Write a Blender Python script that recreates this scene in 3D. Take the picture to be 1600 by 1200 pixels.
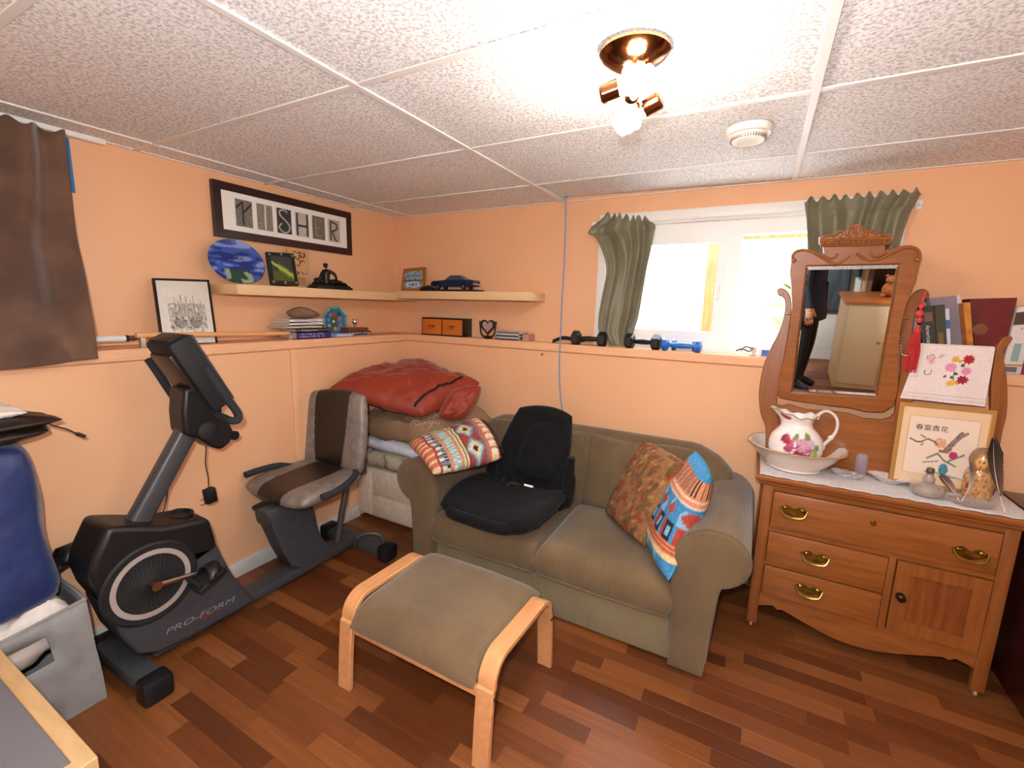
import bpy, bmesh, math, random
from mathutils import Vector, Matrix, Euler, noise
PI = math.pi
random.seed(7)
scene = bpy.context.scene
COL = scene.collection
for o in list(bpy.data.objects): bpy.data.objects.remove(o)

# ------------------------------------------------------------------ camera
F_PX = 703.7
CAM = Vector((2.5447, -2.7182, 1.45))
yaw, pit, rol = -0.4965, -0.1682, 0.0269
FW = Vector((math.sin(yaw)*math.cos(pit), math.cos(yaw)*math.cos(pit), math.sin(pit)))
_rt = Vector((math.cos(yaw), -math.sin(yaw), 0)); _up = _rt.cross(FW)
RT = _rt*math.cos(rol)+_up*math.sin(rol); UP = -_rt*math.sin(rol)+_up*math.cos(rol)
cd = bpy.data.cameras.new('camera'); cam = bpy.data.objects.new('camera', cd); COL.objects.link(cam)
cd.sensor_width = 36; cd.lens = F_PX/1600*36; cd.clip_start = 0.05; cd.clip_end = 300
m = Matrix((RT, UP, -FW)).transposed().to_4x4(); m.translation = CAM
cam.matrix_world = m
scene.camera = cam

# ------------------------------------------------------------------ world, lights, exposure
H = 2.099            # ceiling
DL, DB = 0.24, 0.12  # how far the lower walls stand out (left, back)
LEDGE = 1.235
w = bpy.data.worlds.new('daylight'); scene.world = w; w.use_nodes = True
nt = w.node_tree; bg = nt.nodes['Background']
bg.inputs['Color'].default_value = (0.86, 0.94, 1.0, 1); bg.inputs['Strength'].default_value = 10.0
scene.view_settings.view_transform = 'Standard'; scene.view_settings.look = 'None'
scene.view_settings.gamma = 1; scene.view_settings.use_curve_mapping = False
scene.view_settings.exposure = 0.62
def lamp(name, kind, loc, power, color=(1,1,1), size=.05, rot=None):
    l = bpy.data.lights.new(name, kind); l.energy = power; l.color = color
    if kind == 'AREA': l.size = size
    else: l.shadow_soft_size = size
    o = bpy.data.objects.new(name, l); COL.objects.link(o); o.location = loc
    if rot: o.rotation_euler = rot
    return o
# portal that guides daylight sampling through the window
prt = bpy.data.lights.new('window_portal', 'AREA'); prt.shape = 'RECTANGLE'; prt.size = 1.25; prt.size_y = .68; prt.cycles.is_portal = True
po = bpy.data.objects.new('window_portal', prt); COL.objects.link(po); po.location = (2.36, .14, 1.6); po.rotation_euler = (-PI/2, 0, 0)
# the photographer's flash, just above and left of the lens
lamp('camera_flash', 'POINT', CAM+UP*.10-RT*.05-FW*.04, 74, (.94, .975, 1.0), .022)

# ------------------------------------------------------------------ pixel -> place helpers
def ray(u, v): return FW + RT*((u-800)/F_PX) - UP*((v-600)/F_PX)
def PX(u, v, x): d = ray(u, v); return CAM + d*((x-CAM.x)/d.x)
def PY(u, v, y): d = ray(u, v); return CAM + d*((y-CAM.y)/d.y)
def PZ(u, v, z): d = ray(u, v); return CAM + d*((z-CAM.z)/d.z)
def PPL(u, v, p0, n): d = ray(u, v); return CAM + d*((p0-CAM).dot(n)/d.dot(n))
def V(*a): return Vector(a)
def to_px(p):
    q = Vector(p)-CAM; z = q.dot(FW)
    return (800+F_PX*q.dot(RT)/z, 600-F_PX*q.dot(UP)/z, z)

# ------------------------------------------------------------------ materials
MATS = {}
def lin(c):
    if isinstance(c, str):
        c = c.lstrip('#'); c = [int(c[i:i+2], 16)/255 for i in (0, 2, 4)]
        return tuple(((x/12.92) if x <= .04045 else ((x+.055)/1.055)**2.4) for x in c)
    return tuple(c)
def M(name, col='#808080', rough=.5, metal=0.0, col2=None, scale=8, stretch=(1,1,1), lo=.35, hi=.65, bump=0, bscale=60, bdist=.01,
      trans=0, ior=1.45, emit=0, coat=0, sheen=0, spec=.5, coords='Object', detail=4, alpha=1, attr=None, rand=0, bstretch=None):
    if name in MATS: return MATS[name]
    mt = bpy.data.materials.new(name); mt.use_nodes = True; MATS[name] = mt
    nt = mt.node_tree; b = nt.nodes['Principled BSDF']; N = nt.nodes.new; L = nt.links.new
    c = lin(col)
    b.inputs['Base Color'].default_value = (*c, 1); b.inputs['Roughness'].default_value = rough
    b.inputs['Metallic'].default_value = metal; b.inputs['IOR'].default_value = ior
    b.inputs['Transmission Weight'].default_value = trans; b.inputs['Coat Weight'].default_value = coat
    b.inputs['Sheen Weight'].default_value = sheen; b.inputs['Specular IOR Level'].default_value = spec
    if alpha < 1: b.inputs['Alpha'].default_value = alpha
    if emit:
        b.inputs['Emission Color'].default_value = (*c, 1); b.inputs['Emission Strength'].default_value = emit
    tc = N('ShaderNodeTexCoord')
    def coord(st):
        mp = N('ShaderNodeMapping'); mp.inputs['Scale'].default_value = st
        L(tc.outputs[coords], mp.inputs['Vector']); return mp.outputs['Vector']
    out = None
    if attr:
        a = N('ShaderNodeAttribute'); a.attribute_name = attr; out = a.outputs['Color']
        L(out, b.inputs['Base Color'])
    if col2:
        nz = N('ShaderNodeTexNoise'); nz.inputs['Scale'].default_value = scale; nz.inputs['Detail'].default_value = detail
        L(coord(stretch), nz.inputs['Vector'])
        rp = N('ShaderNodeValToRGB'); e = rp.color_ramp.elements
        e[0].position = lo; e[0].color = (*c, 1); e[1].position = hi; e[1].color = (*lin(col2), 1)
        L(nz.outputs['Fac'], rp.inputs['Fac'])
        if attr:
            mx = N('ShaderNodeMix'); mx.data_type = 'RGBA'; mx.blend_type = 'MULTIPLY'; mx.inputs[0].default_value = 1
            L(out, mx.inputs[6]); L(rp.outputs['Color'], mx.inputs[7]); out = mx.outputs[2]
        else: out = rp.outputs['Color']
        L(out, b.inputs['Base Color'])
    if rand:
        oi = N('ShaderNodeObjectInfo'); hs = N('ShaderNodeHueSaturation')
        mr = N('ShaderNodeMapRange'); mr.inputs['To Min'].default_value = 1-rand; mr.inputs['To Max'].default_value = 1+rand
        L(oi.outputs['Random'], mr.inputs['Value']); L(mr.outputs['Result'], hs.inputs['Value'])
        if out: L(out, hs.inputs['Color'])
        else: hs.inputs['Color'].default_value = (*c, 1)
        L(hs.outputs['Color'], b.inputs['Base Color'])
    if bump:
        nz = N('ShaderNodeTexNoise'); nz.inputs['Scale'].default_value = bscale; nz.inputs['Detail'].default_value = 3
        L(coord(bstretch or stretch), nz.inputs['Vector'])
        bp = N('ShaderNodeBump'); bp.inputs['Strength'].default_value = bump; bp.inputs['Distance'].default_value = bdist
        L(nz.outputs['Fac'], bp.inputs['Height']); L(bp.outputs['Normal'], b.inputs['Normal'])
    return mt
def wood(name, c1, c2, st=(1,12,12), rough=.38, scale=5, coat=.15, rand=0, coords='Object', bump=.05):
    return M(name, c1, rough, col2=c2, scale=scale, stretch=st, lo=.33, hi=.68, coat=coat, rand=rand, coords=coords, bump=bump, bscale=scale*6, detail=6)
def cordtex(name, c1, c2, axis=0, pitch=220, rough=.95, bump=.5):
    """ribbed upholstery: blotchy colour plus fine ribs along one axis"""
    if name in MATS: return MATS[name]
    mt = M(name, c1, rough, col2=c2, scale=3.5, lo=.3, hi=.7, sheen=.25, spec=.2)
    nt = mt.node_tree; b = nt.nodes['Principled BSDF']; N = nt.nodes.new; L = nt.links.new
    tc = N('ShaderNodeTexCoord'); wv = N('ShaderNodeTexWave'); wv.bands_direction = 'XYZ'[axis]
    wv.inputs['Scale'].default_value = pitch/10; wv.inputs['Distortion'].default_value = 1.2; wv.inputs['Detail'].default_value = 2
    L(tc.outputs['Object'], wv.inputs['Vector'])
    bp = N('ShaderNodeBump'); bp.inputs['Strength'].default_value = bump; bp.inputs['Distance'].default_value = .002
    L(wv.outputs['Fac'], bp.inputs['Height']); L(bp.outputs['Normal'], b.inputs['Normal'])
    return mt

# ------------------------------------------------------------------ mesh building
ROOT = {}
def mat_of(o): return ROOT.get(o.name, Matrix())
def thing(name, label, cat, loc=(0,0,0), rotz=0, group=None):
    o = bpy.data.objects.new(name, None); COL.objects.link(o); o.empty_display_size = .05
    o.location = loc; o.rotation_euler = (0,0,rotz)
    o['label'] = label; o['category'] = cat
    if group: o['group'] = group
    ROOT[o.name] = Matrix.Translation(Vector(loc)) @ Matrix.Rotation(rotz, 4, 'Z')
    return o
def rz(a): return Matrix.Rotation(a, 4, 'Z')
def eul(a, b, c): return Euler((a, b, c)).to_matrix().to_4x4()
class G:
    def __init__(s): s.v = []; s.f = []; s.c = []
    def add(s, vs, fs, cols=None):
        n = len(s.v); s.v += [Vector(p) for p in vs]; s.f += [[i+n for i in f] for f in fs]
        s.c += list(cols) if cols else [(1,1,1)]*len(vs)
        return s
    def bm(s, bm, mtx=None, col=None):
        bm.verts.ensure_lookup_table(); bm.verts.index_update()
        vs = [(mtx @ v.co) if mtx else v.co.copy() for v in bm.verts]
        fs = [[v.index for v in f.verts] for f in bm.faces]; bm.free()
        return s.add(vs, fs, [col]*len(vs) if col else None)
    def box(s, c, d, bev=0, rot=None, seg=2, col=None):
        bm = bmesh.new(); bmesh.ops.create_cube(bm, size=1)
        for v in bm.verts: v.co = Vector((v.co.x*d[0], v.co.y*d[1], v.co.z*d[2]))
        if bev: bmesh.ops.bevel(bm, geom=list(bm.edges), offset=min(bev, min(d)*.49), segments=seg, affect='EDGES', profile=.5)
        mt = Matrix.Translation(Vector(c)) @ (rot if rot else Matrix())
        return s.bm(bm, mt, col)
    def bb(s, a, b, bev=0, seg=2, col=None):
        a = Vector(a); b = Vector(b)
        return s.box((a+b)/2, [abs(b[i]-a[i]) for i in range(3)], bev, None, seg, col)
    def tube(s, pts, r, n=10, closed=False, cap=True, flat=1, col=None):
        pts = [Vector(p) for p in pts]; k = len(pts)
        rs = r if isinstance(r, (list, tuple)) else [r]*k
        tans = []
        for i in range(k):
            a = pts[(i-1) % k] if (closed or i > 0) else pts[i]
            b = pts[(i+1) % k] if (closed or i < k-1) else pts[i]
            t = (b-a); tans.append(t.normalized() if t.length > 1e-9 else Vector((0,0,1)))
        ref = Vector((0,0,1)) if abs(tans[0].z) < .9 else Vector((1,0,0))
        u = (ref - tans[0]*ref.dot(tans[0])).normalized(); vs = []
        for i in range(k):
            u = (u - tans[i]*u.dot(tans[i]))
            u = u.normalized() if u.length > 1e-6 else Vector((1,0,0)); wv = tans[i].cross(u)
            for j in range(n):
                a = 2*PI*j/n
                vs.append(pts[i] + u*math.cos(a)*rs[i]*flat + wv*math.sin(a)*rs[i])
        fs = []
        for i in range(k if closed else k-1):
            for j in range(n):
                a = i*n+j; b = i*n+(j+1) % n; c = ((i+1) % k)*n+(j+1) % n; d = ((i+1) % k)*n+j
                fs.append([a, b, c, d])
        if cap and not closed:
            fs.append(list(range(n))[::-1]); fs.append([(k-1)*n+j for j in range(n)])
        return s.add(vs, fs, [col]*len(vs) if col else None)
    def cyl(s, a, b, r, r2=None, n=20, col=None):
        return s.tube([a, b], [r, r if r2 is None else r2], n, col=col)
    def lathe(s, prof, n=28, c=(0,0,0), mtx=None, sx=1, sy=1, wob=None, colfn=None, arc=1):
        c = Vector(c); vs = []; cs = []; k = len(prof)
        for i, (r, z) in enumerate(prof):
            for j in range(n):
                a = 2*PI*j/n; rr = r*(wob(a, i/(k-1)) if wob else 1)
                p = Vector((rr*math.cos(a)*sx, rr*math.sin(a)*sy, z))
                cs.append(colfn(a, i/(k-1), p) if colfn else (1,1,1))
                vs.append((mtx @ p if mtx else p)+c)
        fs = []
        for i in range(k-1):
            for j in range(n):
                fs.append([i*n+j, i*n+(j+1) % n, (i+1)*n+(j+1) % n, (i+1)*n+j])
        if prof[0][0] > 1e-5: fs.append(list(range(n))[::-1])
        if prof[-1][0] > 1e-5: fs.append([(k-1)*n+j for j in range(n)])
        return s.add(vs, fs, cs)
    def prism(s, pts, d, col=None):
        """closed outline (3D points in a plane) pushed by vector d"""
        pts = [Vector(p) for p in pts]; d = Vector(d); n = len(pts)
        vs = pts + [p+d for p in pts]
        fs = [list(range(n))[::-1], list(range(n, 2*n))] + [[i, (i+1) % n, n+(i+1) % n, n+i] for i in range(n)]
        return s.add(vs, fs, [col]*(2*n) if col else None)
    def frame(s, outer, inner, d):
        """ring between two outlines of equal length, pushed by d"""
        n = len(outer); d = Vector(d); O = [Vector(p) for p in outer]; I = [Vector(p) for p in inner]
        vs = O+I+[p+d for p in O]+[p+d for p in I]; fs = []
        for i in range(n):
            j = (i+1) % n
            fs += [[i, j, n+j, n+i], [2*n+i, 3*n+i, 3*n+j, 2*n+j], [i, 2*n+i, 2*n+j, j], [n+i, n+j, 3*n+j, 3*n+i]]
        return s.add(vs, fs)
    def surf(s, fn, nu, nv, cu=False, cv=False, colfn=None):
        vs = []; cs = []
        for i in range(nu if cu else nu+1):
            for j in range(nv if cv else nv+1):
                vs.append(fn(i/nu, j/nv)); cs.append(colfn(i/nu, j/nv) if colfn else (1,1,1))
        J = nv if cv else nv+1; I = nu if cu else nu+1; fs = []
        for i in range(nu):
            for j in range(nv):
                fs.append([i*J+j, ((i+1) % I)*J+j, ((i+1) % I)*J+(j+1) % J, i*J+(j+1) % J])
        return s.add(vs, fs, cs)
    def ball(s, c, r, n=12, mtx=None, col=None, colfn=None):
        r = r if isinstance(r, (tuple, list)) else (r, r, r); c = Vector(c); vs = []; cs = []
        k = n//2
        for i in range(k+1):
            th = PI*i/k
            for j in range(n):
                a = 2*PI*j/n; p = Vector((r[0]*math.sin(th)*math.cos(a), r[1]*math.sin(th)*math.sin(a), r[2]*math.cos(th)))
                cs.append(colfn(p) if colfn else (col or (1,1,1)))
                vs.append((mtx @ p if mtx else p)+c)
        fs = [[i*n+j, (i+1)*n+j, (i+1)*n+(j+1) % n, i*n+(j+1) % n] for i in range(k) for j in range(n)]
        return s.add(vs, fs, cs)
    def puff(s, c4, T, nu=24, nv=24, p=4, wr=0, ws=6, seed=0, up=None, mid=None, colfn=None, flatb=1.0, rnd=0.0):
        """stuffed slab on a bilinear patch c4=(P00,P10,P11,P01); T full thickness"""
        A, B, C, D = [Vector(q) for q in c4]
        n0 = Vector(up).normalized() if up else (B-A).cross(D-A).normalized()
        def pt(u, v, sgn):
            u0, v0 = u, v
            if rnd:
                a, b = 2*u-1, 2*v-1
                u, v = (a*math.sqrt(1-b*b*rnd/2)+1)/2, (b*math.sqrt(1-a*a*rnd/2)+1)/2
            base = A*(1-u)*(1-v)+B*u*(1-v)+C*u*v+D*(1-u)*v
            if mid: base = base + mid(u, v)
            e = max(0, 1-abs(2*u0-1)**p)**.5 * max(0, 1-abs(2*v0-1)**p)**.5
            h = T/2*e*(1 if sgn > 0 else flatb)
            q = base + n0*h*sgn
            if wr:
                nn = noise.noise(Vector((u*ws+seed, v*ws*1.3+seed*1.7, sgn*.5+seed)))
                nn2 = noise.noise(Vector((u*ws*2.3+seed*3, v*ws*2.9, seed+9)))
                q = q + n0*sgn*e*wr*(nn+.5*nn2)
            return q
        k_ = lambda t: .5-.5*math.cos(PI*t)
        s.surf(lambda u, v: pt(k_(u), k_(v), 1), nu, nv, colfn=(lambda u, v: colfn(k_(u), k_(v), 1)) if colfn else None)
        s.surf(lambda u, v: pt(k_(1-u), k_(v), -1), nu, nv, colfn=(lambda u, v: colfn(k_(1-u), k_(v), -1)) if colfn else None)
        s.pt = pt
        return s
    def obj(s, name, mt, parent=None, label=None, cat=None, group=None, kind=None, local=False, smooth=True, ang=38, sub=0, solid=0, weld=True, loc=None, color=False):
        vs = s.v
        if parent is not None:
            mw = mat_of(parent)
            if not local: inv = mw.inverted(); vs = [inv @ p for p in vs]
        me = bpy.data.meshes.new(name)
        org = Vector((0,0,0))
        if parent is None and not local:
            if loc is not None: org = Vector(loc)
            else:
                lo = [min(p[i] for p in vs) for i in range(3)]; hi = [max(p[i] for p in vs) for i in range(3)]
                org = Vector(((lo[0]+hi[0])/2, (lo[1]+hi[1])/2, lo[2]))
            vs = [p-org for p in vs]
        me.from_pydata([tuple(p) for p in vs], [], s.f)
        if color:
            at = me.color_attributes.new('Col', 'FLOAT_COLOR', 'POINT')
            for i, c in enumerate(s.c): at.data[i].color = (c[0], c[1], c[2], 1)
        bm = bmesh.new(); bm.from_mesh(me)
        if weld: bmesh.ops.remove_doubles(bm, verts=bm.verts, dist=1e-5)
        bmesh.ops.recalc_face_normals(bm, faces=bm.faces)
        bm.to_mesh(me); bm.free()
        if smooth:
            me.shade_smooth(); me.set_sharp_from_angle(angle=math.radians(ang))
        o = bpy.data.objects.new(name, me); COL.objects.link(o)
        me.materials.append(mt if not isinstance(mt, str) else MATS[mt])
        if parent is not None: o.parent = parent; ROOT[o.name] = mat_of(parent)
        else: o.location = org; ROOT[o.name] = Matrix.Translation(org)
        if label: o['label'] = label
        if cat: o['category'] = cat
        if group: o['group'] = group
        if kind: o['kind'] = kind
        if solid:
            md = o.modifiers.new('thickness', 'SOLIDIFY'); md.thickness = solid; md.offset = 0
        if sub:
            md = o.modifiers.new('smooth', 'SUBSURF'); md.levels = sub; md.render_levels = sub
        return o
def text_g(txt, size, origin, xdir, ydir, depth=.0008, align='LEFT', shear=0, spacing=1.0):
    """flat lettering as mesh"""
    cu = bpy.data.curves.new('lettering', 'FONT'); cu.body = txt; cu.size = size; cu.align_x = align; cu.extrude = 0
    cu.shear = shear; cu.space_character = spacing; cu.resolution_u = 3
    to = bpy.data.objects.new('lettering', cu); COL.objects.link(to)
    dg = bpy.context.evaluated_depsgraph_get(); dg.update()
    me = bpy.data.meshes.new_from_object(to.evaluated_get(dg))
    xd = Vector(xdir).normalized(); yd = Vector(ydir).normalized(); nn = xd.cross(yd); og = Vector(origin)
    g = G(); g.add([og+xd*v.co.x+yd*v.co.y+nn*depth for v in me.vertices], [list(p.vertices) for p in me.polygons])
    bpy.data.objects.remove(to); bpy.data.meshes.remove(me); bpy.data.curves.remove(cu)
    return g
def scribble_g(origin, xdir, ydir, w, h, seed=1, slant=0, dense=.62):
    """rows of small strokes standing for lettering too small to read"""
    r_ = random.Random(seed); xd = Vector(xdir).normalized(); yd = Vector(ydir).normalized(); nn = xd.cross(yd); og = Vector(origin); g = G(); x = 0
    st = h*.16
    def bar(x0, y0, x1, y1):
        g.add([og+xd*(a+slant*b)+yd*b for a, b in ((x0, y0), (x1, y0), (x1, y1), (x0, y1))], [[0, 1, 2, 3]])
    while x < w-h*.5:
        lw = h*r_.uniform(.45, .7)
        if r_.random() < .14: x += h*.5; continue
        bar(x, 0, x+st, h*r_.choice([.75, 1])); k = r_.randrange(4)
        if k != 0: bar(x+st, 0 if k == 1 else h*.4, x+lw*.7, st if k == 1 else h*.4+st)
        if k >= 2: bar(x+lw*.7-st, 0 if k == 2 else h*.3, x+lw*.7, h*.75)
        if k == 3: bar(x+st, h*.75-st, x+lw*.7, h*.75)
        x += lw
    return g
def copy_tree(o, parent=None):
    c = o.copy(); COL.objects.link(c); c.parent = parent; ROOT[c.name] = mat_of(parent) if parent else Matrix()
    for ch in list(o.children): copy_tree(ch, c)
    return c
def smoothpath(pts, n=6, closed=False):
    pts = [Vector(p) for p in pts]; out = []; k = len(pts)
    for i in range(k if closed else k-1):
        p0 = pts[(i-1) % k] if (closed or i > 0) else pts[0]; p1 = pts[i]; p2 = pts[(i+1) % k]
        p3 = pts[(i+2) % k] if (closed or i+2 < k) else pts[k-1]
        for j in range(n):
            t = j/n
            out.append(.5*((2*p1)+(-p0+p2)*t+(2*p0-5*p1+4*p2-p3)*t*t+(-p0+3*p1-3*p2+p3)*t**3))
    if not closed: out.append(pts[-1])
    return out
def rgb(h): return lin(h)
def pick(d, default): return d if d else default
# ================================================================== STRUCTURE
XR, YF = 4.45, -4.3     # right wall, wall behind the camera
WX0, WX1, WZ0, WZ1 = 1.70, 3.02, LEDGE, 1.955    # window opening in the back wall
wallm = M('orange_wall_paint', '#E9B58C', .55, col2='#E6B086', scale=1.6, bump=.06, bscale=120, bdist=.004, coords='Object', spec=.35)
wallm2 = wallm
whitem = M('white_paint', '#E9E6E0', .4)
basem = M('white_baseboard', '#DAD6D0', .45, col2='#C9C4BE', scale=9)

# floor : laminate strips
fl = G().bb((-.3, YF-.15, -.12), (XR+.15, .3, -.006)).obj('floor', M('floor_underlay', '#2A140C', .8), kind='structure')
def plank_mat(name):
    mt = bpy.data.materials.new(name); mt.use_nodes = True; nt = mt.node_tree; b = nt.nodes['Principled BSDF']; N = nt.nodes.new; L = nt.links.new
    ge = N('ShaderNodeNewGeometry'); oi = N('ShaderNodeObjectInfo'); at = N('ShaderNodeAttribute'); at.attribute_name = 'Col'
    mp = N('ShaderNodeMapping'); mp.inputs['Scale'].default_value = (1.4, 34, 1); L(ge.outputs['Position'], mp.inputs['Vector'])
    add = N('ShaderNodeMath'); add.operation = 'ADD'
    sep = N('ShaderNodeSeparateColor'); L(at.outputs['Color'], sep.inputs['Color'])
    if name.endswith('joined'): rnd = sep.outputs[0]
    else: rnd = oi.outputs['Random']
    cb = N('ShaderNodeCombineXYZ'); ml = N('ShaderNodeMath'); ml.operation = 'MULTIPLY'; ml.inputs[1].default_value = 37
    L(rnd, ml.inputs[0]); L(ml.outputs[0], cb.inputs['X']); L(ml.outputs[0], cb.inputs['Z']); L(cb.outputs[0], mp.inputs['Location'])
    nz = N('ShaderNodeTexNoise'); nz.inputs['Scale'].default_value = 2.2; nz.inputs['Detail'].default_value = 8; nz.inputs['Roughness'].default_value = .62
    L(mp.outputs[0], nz.inputs['Vector'])
    rp = N('ShaderNodeValToRGB'); e = rp.color_ramp.elements
    e[0].position = 0; e[0].color = (*lin('#5A2E14'), 1); e[1].position = 1; e[1].color = (*lin('#8C532B'), 1)
    for p, c in ((.3, '#6C3A1A'), (.62, '#7F4A25')):
        q = e.new(p); q.color = (*lin(c), 1)
    L(rnd, rp.inputs['Fac'])
    mx = N('ShaderNodeMix'); mx.data_type = 'RGBA'; mx.blend_type = 'MULTIPLY'; mx.inputs[0].default_value = .42
    r2 = N('ShaderNodeValToRGB'); r2.color_ramp.elements[0].position = .35; r2.color_ramp.elements[0].color = (.5,.45,.4,1)
    r2.color_ramp.elements[1].position = .7; r2.color_ramp.elements[1].color = (1.25,1.2,1.15,1)
    L(nz.outputs['Fac'], r2.inputs['Fac']); L(rp.outputs[0], mx.inputs[6]); L(r2.outputs[0], mx.inputs[7]); L(mx.outputs[2], b.inputs['Base Color'])
    # scuffs and dust
    n3 = N('ShaderNodeTexNoise'); n3.inputs['Scale'].default_value = 3.0; n3.inputs['Detail'].default_value = 5
    L(ge.outputs['Position'], n3.inputs['Vector'])
    mr = N('ShaderNodeMapRange'); mr.inputs['From Min'].default_value = .35; mr.inputs['From Max'].default_value = .7
    mr.inputs['To Min'].default_value = .33; mr.inputs['To Max'].default_value = .5
    L(n3.outputs['Fac'], mr.inputs['Value']); L(mr.outputs[0], b.inputs['Roughness'])
    bp = N('ShaderNodeBump'); bp.inputs['Strength'].default_value = .06; bp.inputs['Distance'].default_value = .003
    L(nz.outputs['Fac'], bp.inputs['Height']); L(bp.outputs[0], b.inputs['Normal'])
    return mt
pm = plank_mat('laminate_plank'); pmj = plank_mat('laminate_plank_joined')
PW = .068
planks = []; y = YF; row = 0
rr = random.Random(11)
while y < -DB:
    x = -rr.uniform(0, .5)
    while x < XR:
        Lp = rr.choice([.28, .34, .42, .5, .24]); planks.append((x, x+Lp, y, y+PW)); x += Lp
    y += PW; row += 1
def under(cx, cy):
    return (1.05 < cx < 2.42 and cy > -.88) or (2.7 < cx < 3.4 and cy > -.33) or (cx < .9 and cy > -.6) or cx < .25 or (cx < .6 and cy < -2.1)
sc = []
for q in planks:
    cx, cy = (q[0]+q[1])/2, (q[2]+q[3])/2
    u, v, z = to_px((cx, cy, 0))
    vis = z > .1 and -60 < u < 1660 and v < 1230 and not under(cx, cy)
    sc.append(((q[1]-q[0])/z**2 if vis else -1, q))
sc.sort(key=lambda t: -t[0])
pme = {}
joined = G()
for k, (a, q) in enumerate(sc):
    x0, x1, y0, y1 = q; x0 = max(x0, 0); x1 = min(x1, XR)
    if x1-x0 < .02: continue
    if k < 298 and a > 0:
        Lp = round(x1-x0, 3)
        if Lp not in pme:
            bm = bmesh.new(); bmesh.ops.create_cube(bm, size=1)
            for v in bm.verts: v.co = Vector((v.co.x*(Lp-.0003), v.co.y*(PW-.0003), v.co.z*.008))
            bmesh.ops.bevel(bm, geom=[e for e in bm.edges if all(v.co.z > 0 for v in e.verts)], offset=.0002, segments=1, affect='EDGES')
            me = bpy.data.meshes.new('plank'); bm.to_mesh(me); bm.free(); me.materials.append(pm); pme[Lp] = me
        o = bpy.data.objects.new('plank', pme[Lp]); COL.objects.link(o); o.parent = fl
        o.location = Vector(((x0+x1)/2, (y0+y1)/2, -.004)) - fl.location
    else:
        joined.bb((x0+.00015, y0+.00015, -.008), (x1-.00015, y1-.00015, 0), col=(rr.random(), 0, 0))
joined.obj('plank_field', pmj, fl, kind='stuff', smooth=False, color=True, weld=False)

# ceiling : suspended grid with lay-in tiles
ce = G().bb((-.3, YF-.15, H+.16), (XR+.15, .3, H+.25)).obj('ceiling', M('plenum', '#8A857E', .9), kind='structure')
def tile_mat():
    mt = M('ceiling_tile_white', '#E6E1DE', .92, spec=.15)
    nt = mt.node_tree; b = nt.nodes['Principled BSDF']; N = nt.nodes.new; L = nt.links.new
    ge = N('ShaderNodeNewGeometry')
    nz = N('ShaderNodeTexNoise'); nz.inputs['Scale'].default_value = 105; nz.inputs['Detail'].default_value = 3.5; nz.inputs['Roughness'].default_value = .7
    L(ge.outputs['Position'], nz.inputs['Vector'])
    rp = N('ShaderNodeValToRGB'); e = rp.color_ramp.elements
    e[0].position = .38; e[0].color = (*lin('#C3C0BF'), 1); e[1].position = .55; e[1].color = (*lin('#FAFAFA'), 1)
    L(nz.outputs['Fac'], rp.inputs['Fac']); L(rp.outputs[0], b.inputs['Base Color'])
    bp = N('ShaderNodeBump'); bp.inputs['Strength'].default_value = .3; bp.inputs['Distance'].default_value = .004
    L(nz.outputs['Fac'], bp.inputs['Height']); L(bp.outputs[0], b.inputs['Normal'])
    return mt
tm = tile_mat(); gridm = M('grid_bar_white', '#E8E5E1', .4)
gx = [0]+[.177+1.22*k for k in range(4)]+[XR]
gy = [0]+[-.42-.61*k for k in range(7)]+[YF]
for i in range(len(gx)-1):
    for j in range(len(gy)-1):
        x0, x1, y1, y0 = gx[i], gx[i+1], gy[j], gy[j+1]
        if x1-x0 < .03 or y1-y0 < .03: continue
        g = G()
        if i == 2 and j == 0:   # the tile pushed up over the cord
            g.box(((x0+x1)/2, (y0+y1)/2, H+.022), (x1-x0-.02, y1-y0-.012, .014), rot=eul(0, math.radians(.9), 0) @ eul(math.radians(.35), 0, 0))
        else:
            g.bb((x0+.004, y0+.004, H+.004), (x1-.004, y1-.004, H+.018))
        g.obj('ceiling_tile', tm, ce, smooth=False)
for x in gx[1:-1]:
    G().bb((x-.012, YF, H-.003), (x+.012, 0, H+.003), .001, 1).bb((x-.002, YF, H), (x+.002, 0, H+.04)).obj('main_bar', gridm, ce)
for j, y in enumerate(gy[1:-1]):
    for i in range(len(gx)-1):
        G().bb((gx[i]+.012, y-.012, H-.001), (gx[i+1]-.012, y+.012, H+.0035), .001, 1).obj('cross_bar', gridm, ce)
G().bb((0, YF, H-.001), (.02, 0, H+.003)).obj('wall_angle', gridm, ce)
G().bb((0, -.018, H-.001), (1.40, 0, H+.003)).bb((1.75, -.018, H-.001), (XR, 0, H+.003)).obj('wall_angle', gridm, ce)
G().bb((1.40, -.018, H-.004), (1.75, -.001, H)).obj('wall_angle', gridm, ce)

# walls
G().bb((-.15, YF, 0), (0, 0, H+.16)).bb((0, YF, 0), (DL, 0, LEDGE)).obj('wall_left', wallm, kind='structure', smooth=False)
wb = G()
wb.bb((-.15, 0, 0), (WX0, .15, H+.16)).bb((WX1, 0, 0), (XR+.15, .15, H+.16)).bb((WX0, 0, WZ1), (WX1, .15, H+.16)).bb((WX0, 0, 0), (WX1, .15, WZ0))
wb.bb((DL, -DB, 0), (XR, 0, LEDGE)).obj('wall_back', wallm, kind='structure', smooth=False)
G().bb((XR, YF, 0), (XR+.15, 0, H+.16)).obj('wall_right', wallm, kind='structure', smooth=False)
G().bb((-.15, YF-.15, 0), (XR+.15, YF, H+.16)).obj('wall_front', wallm, kind='structure', smooth=False)
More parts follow.
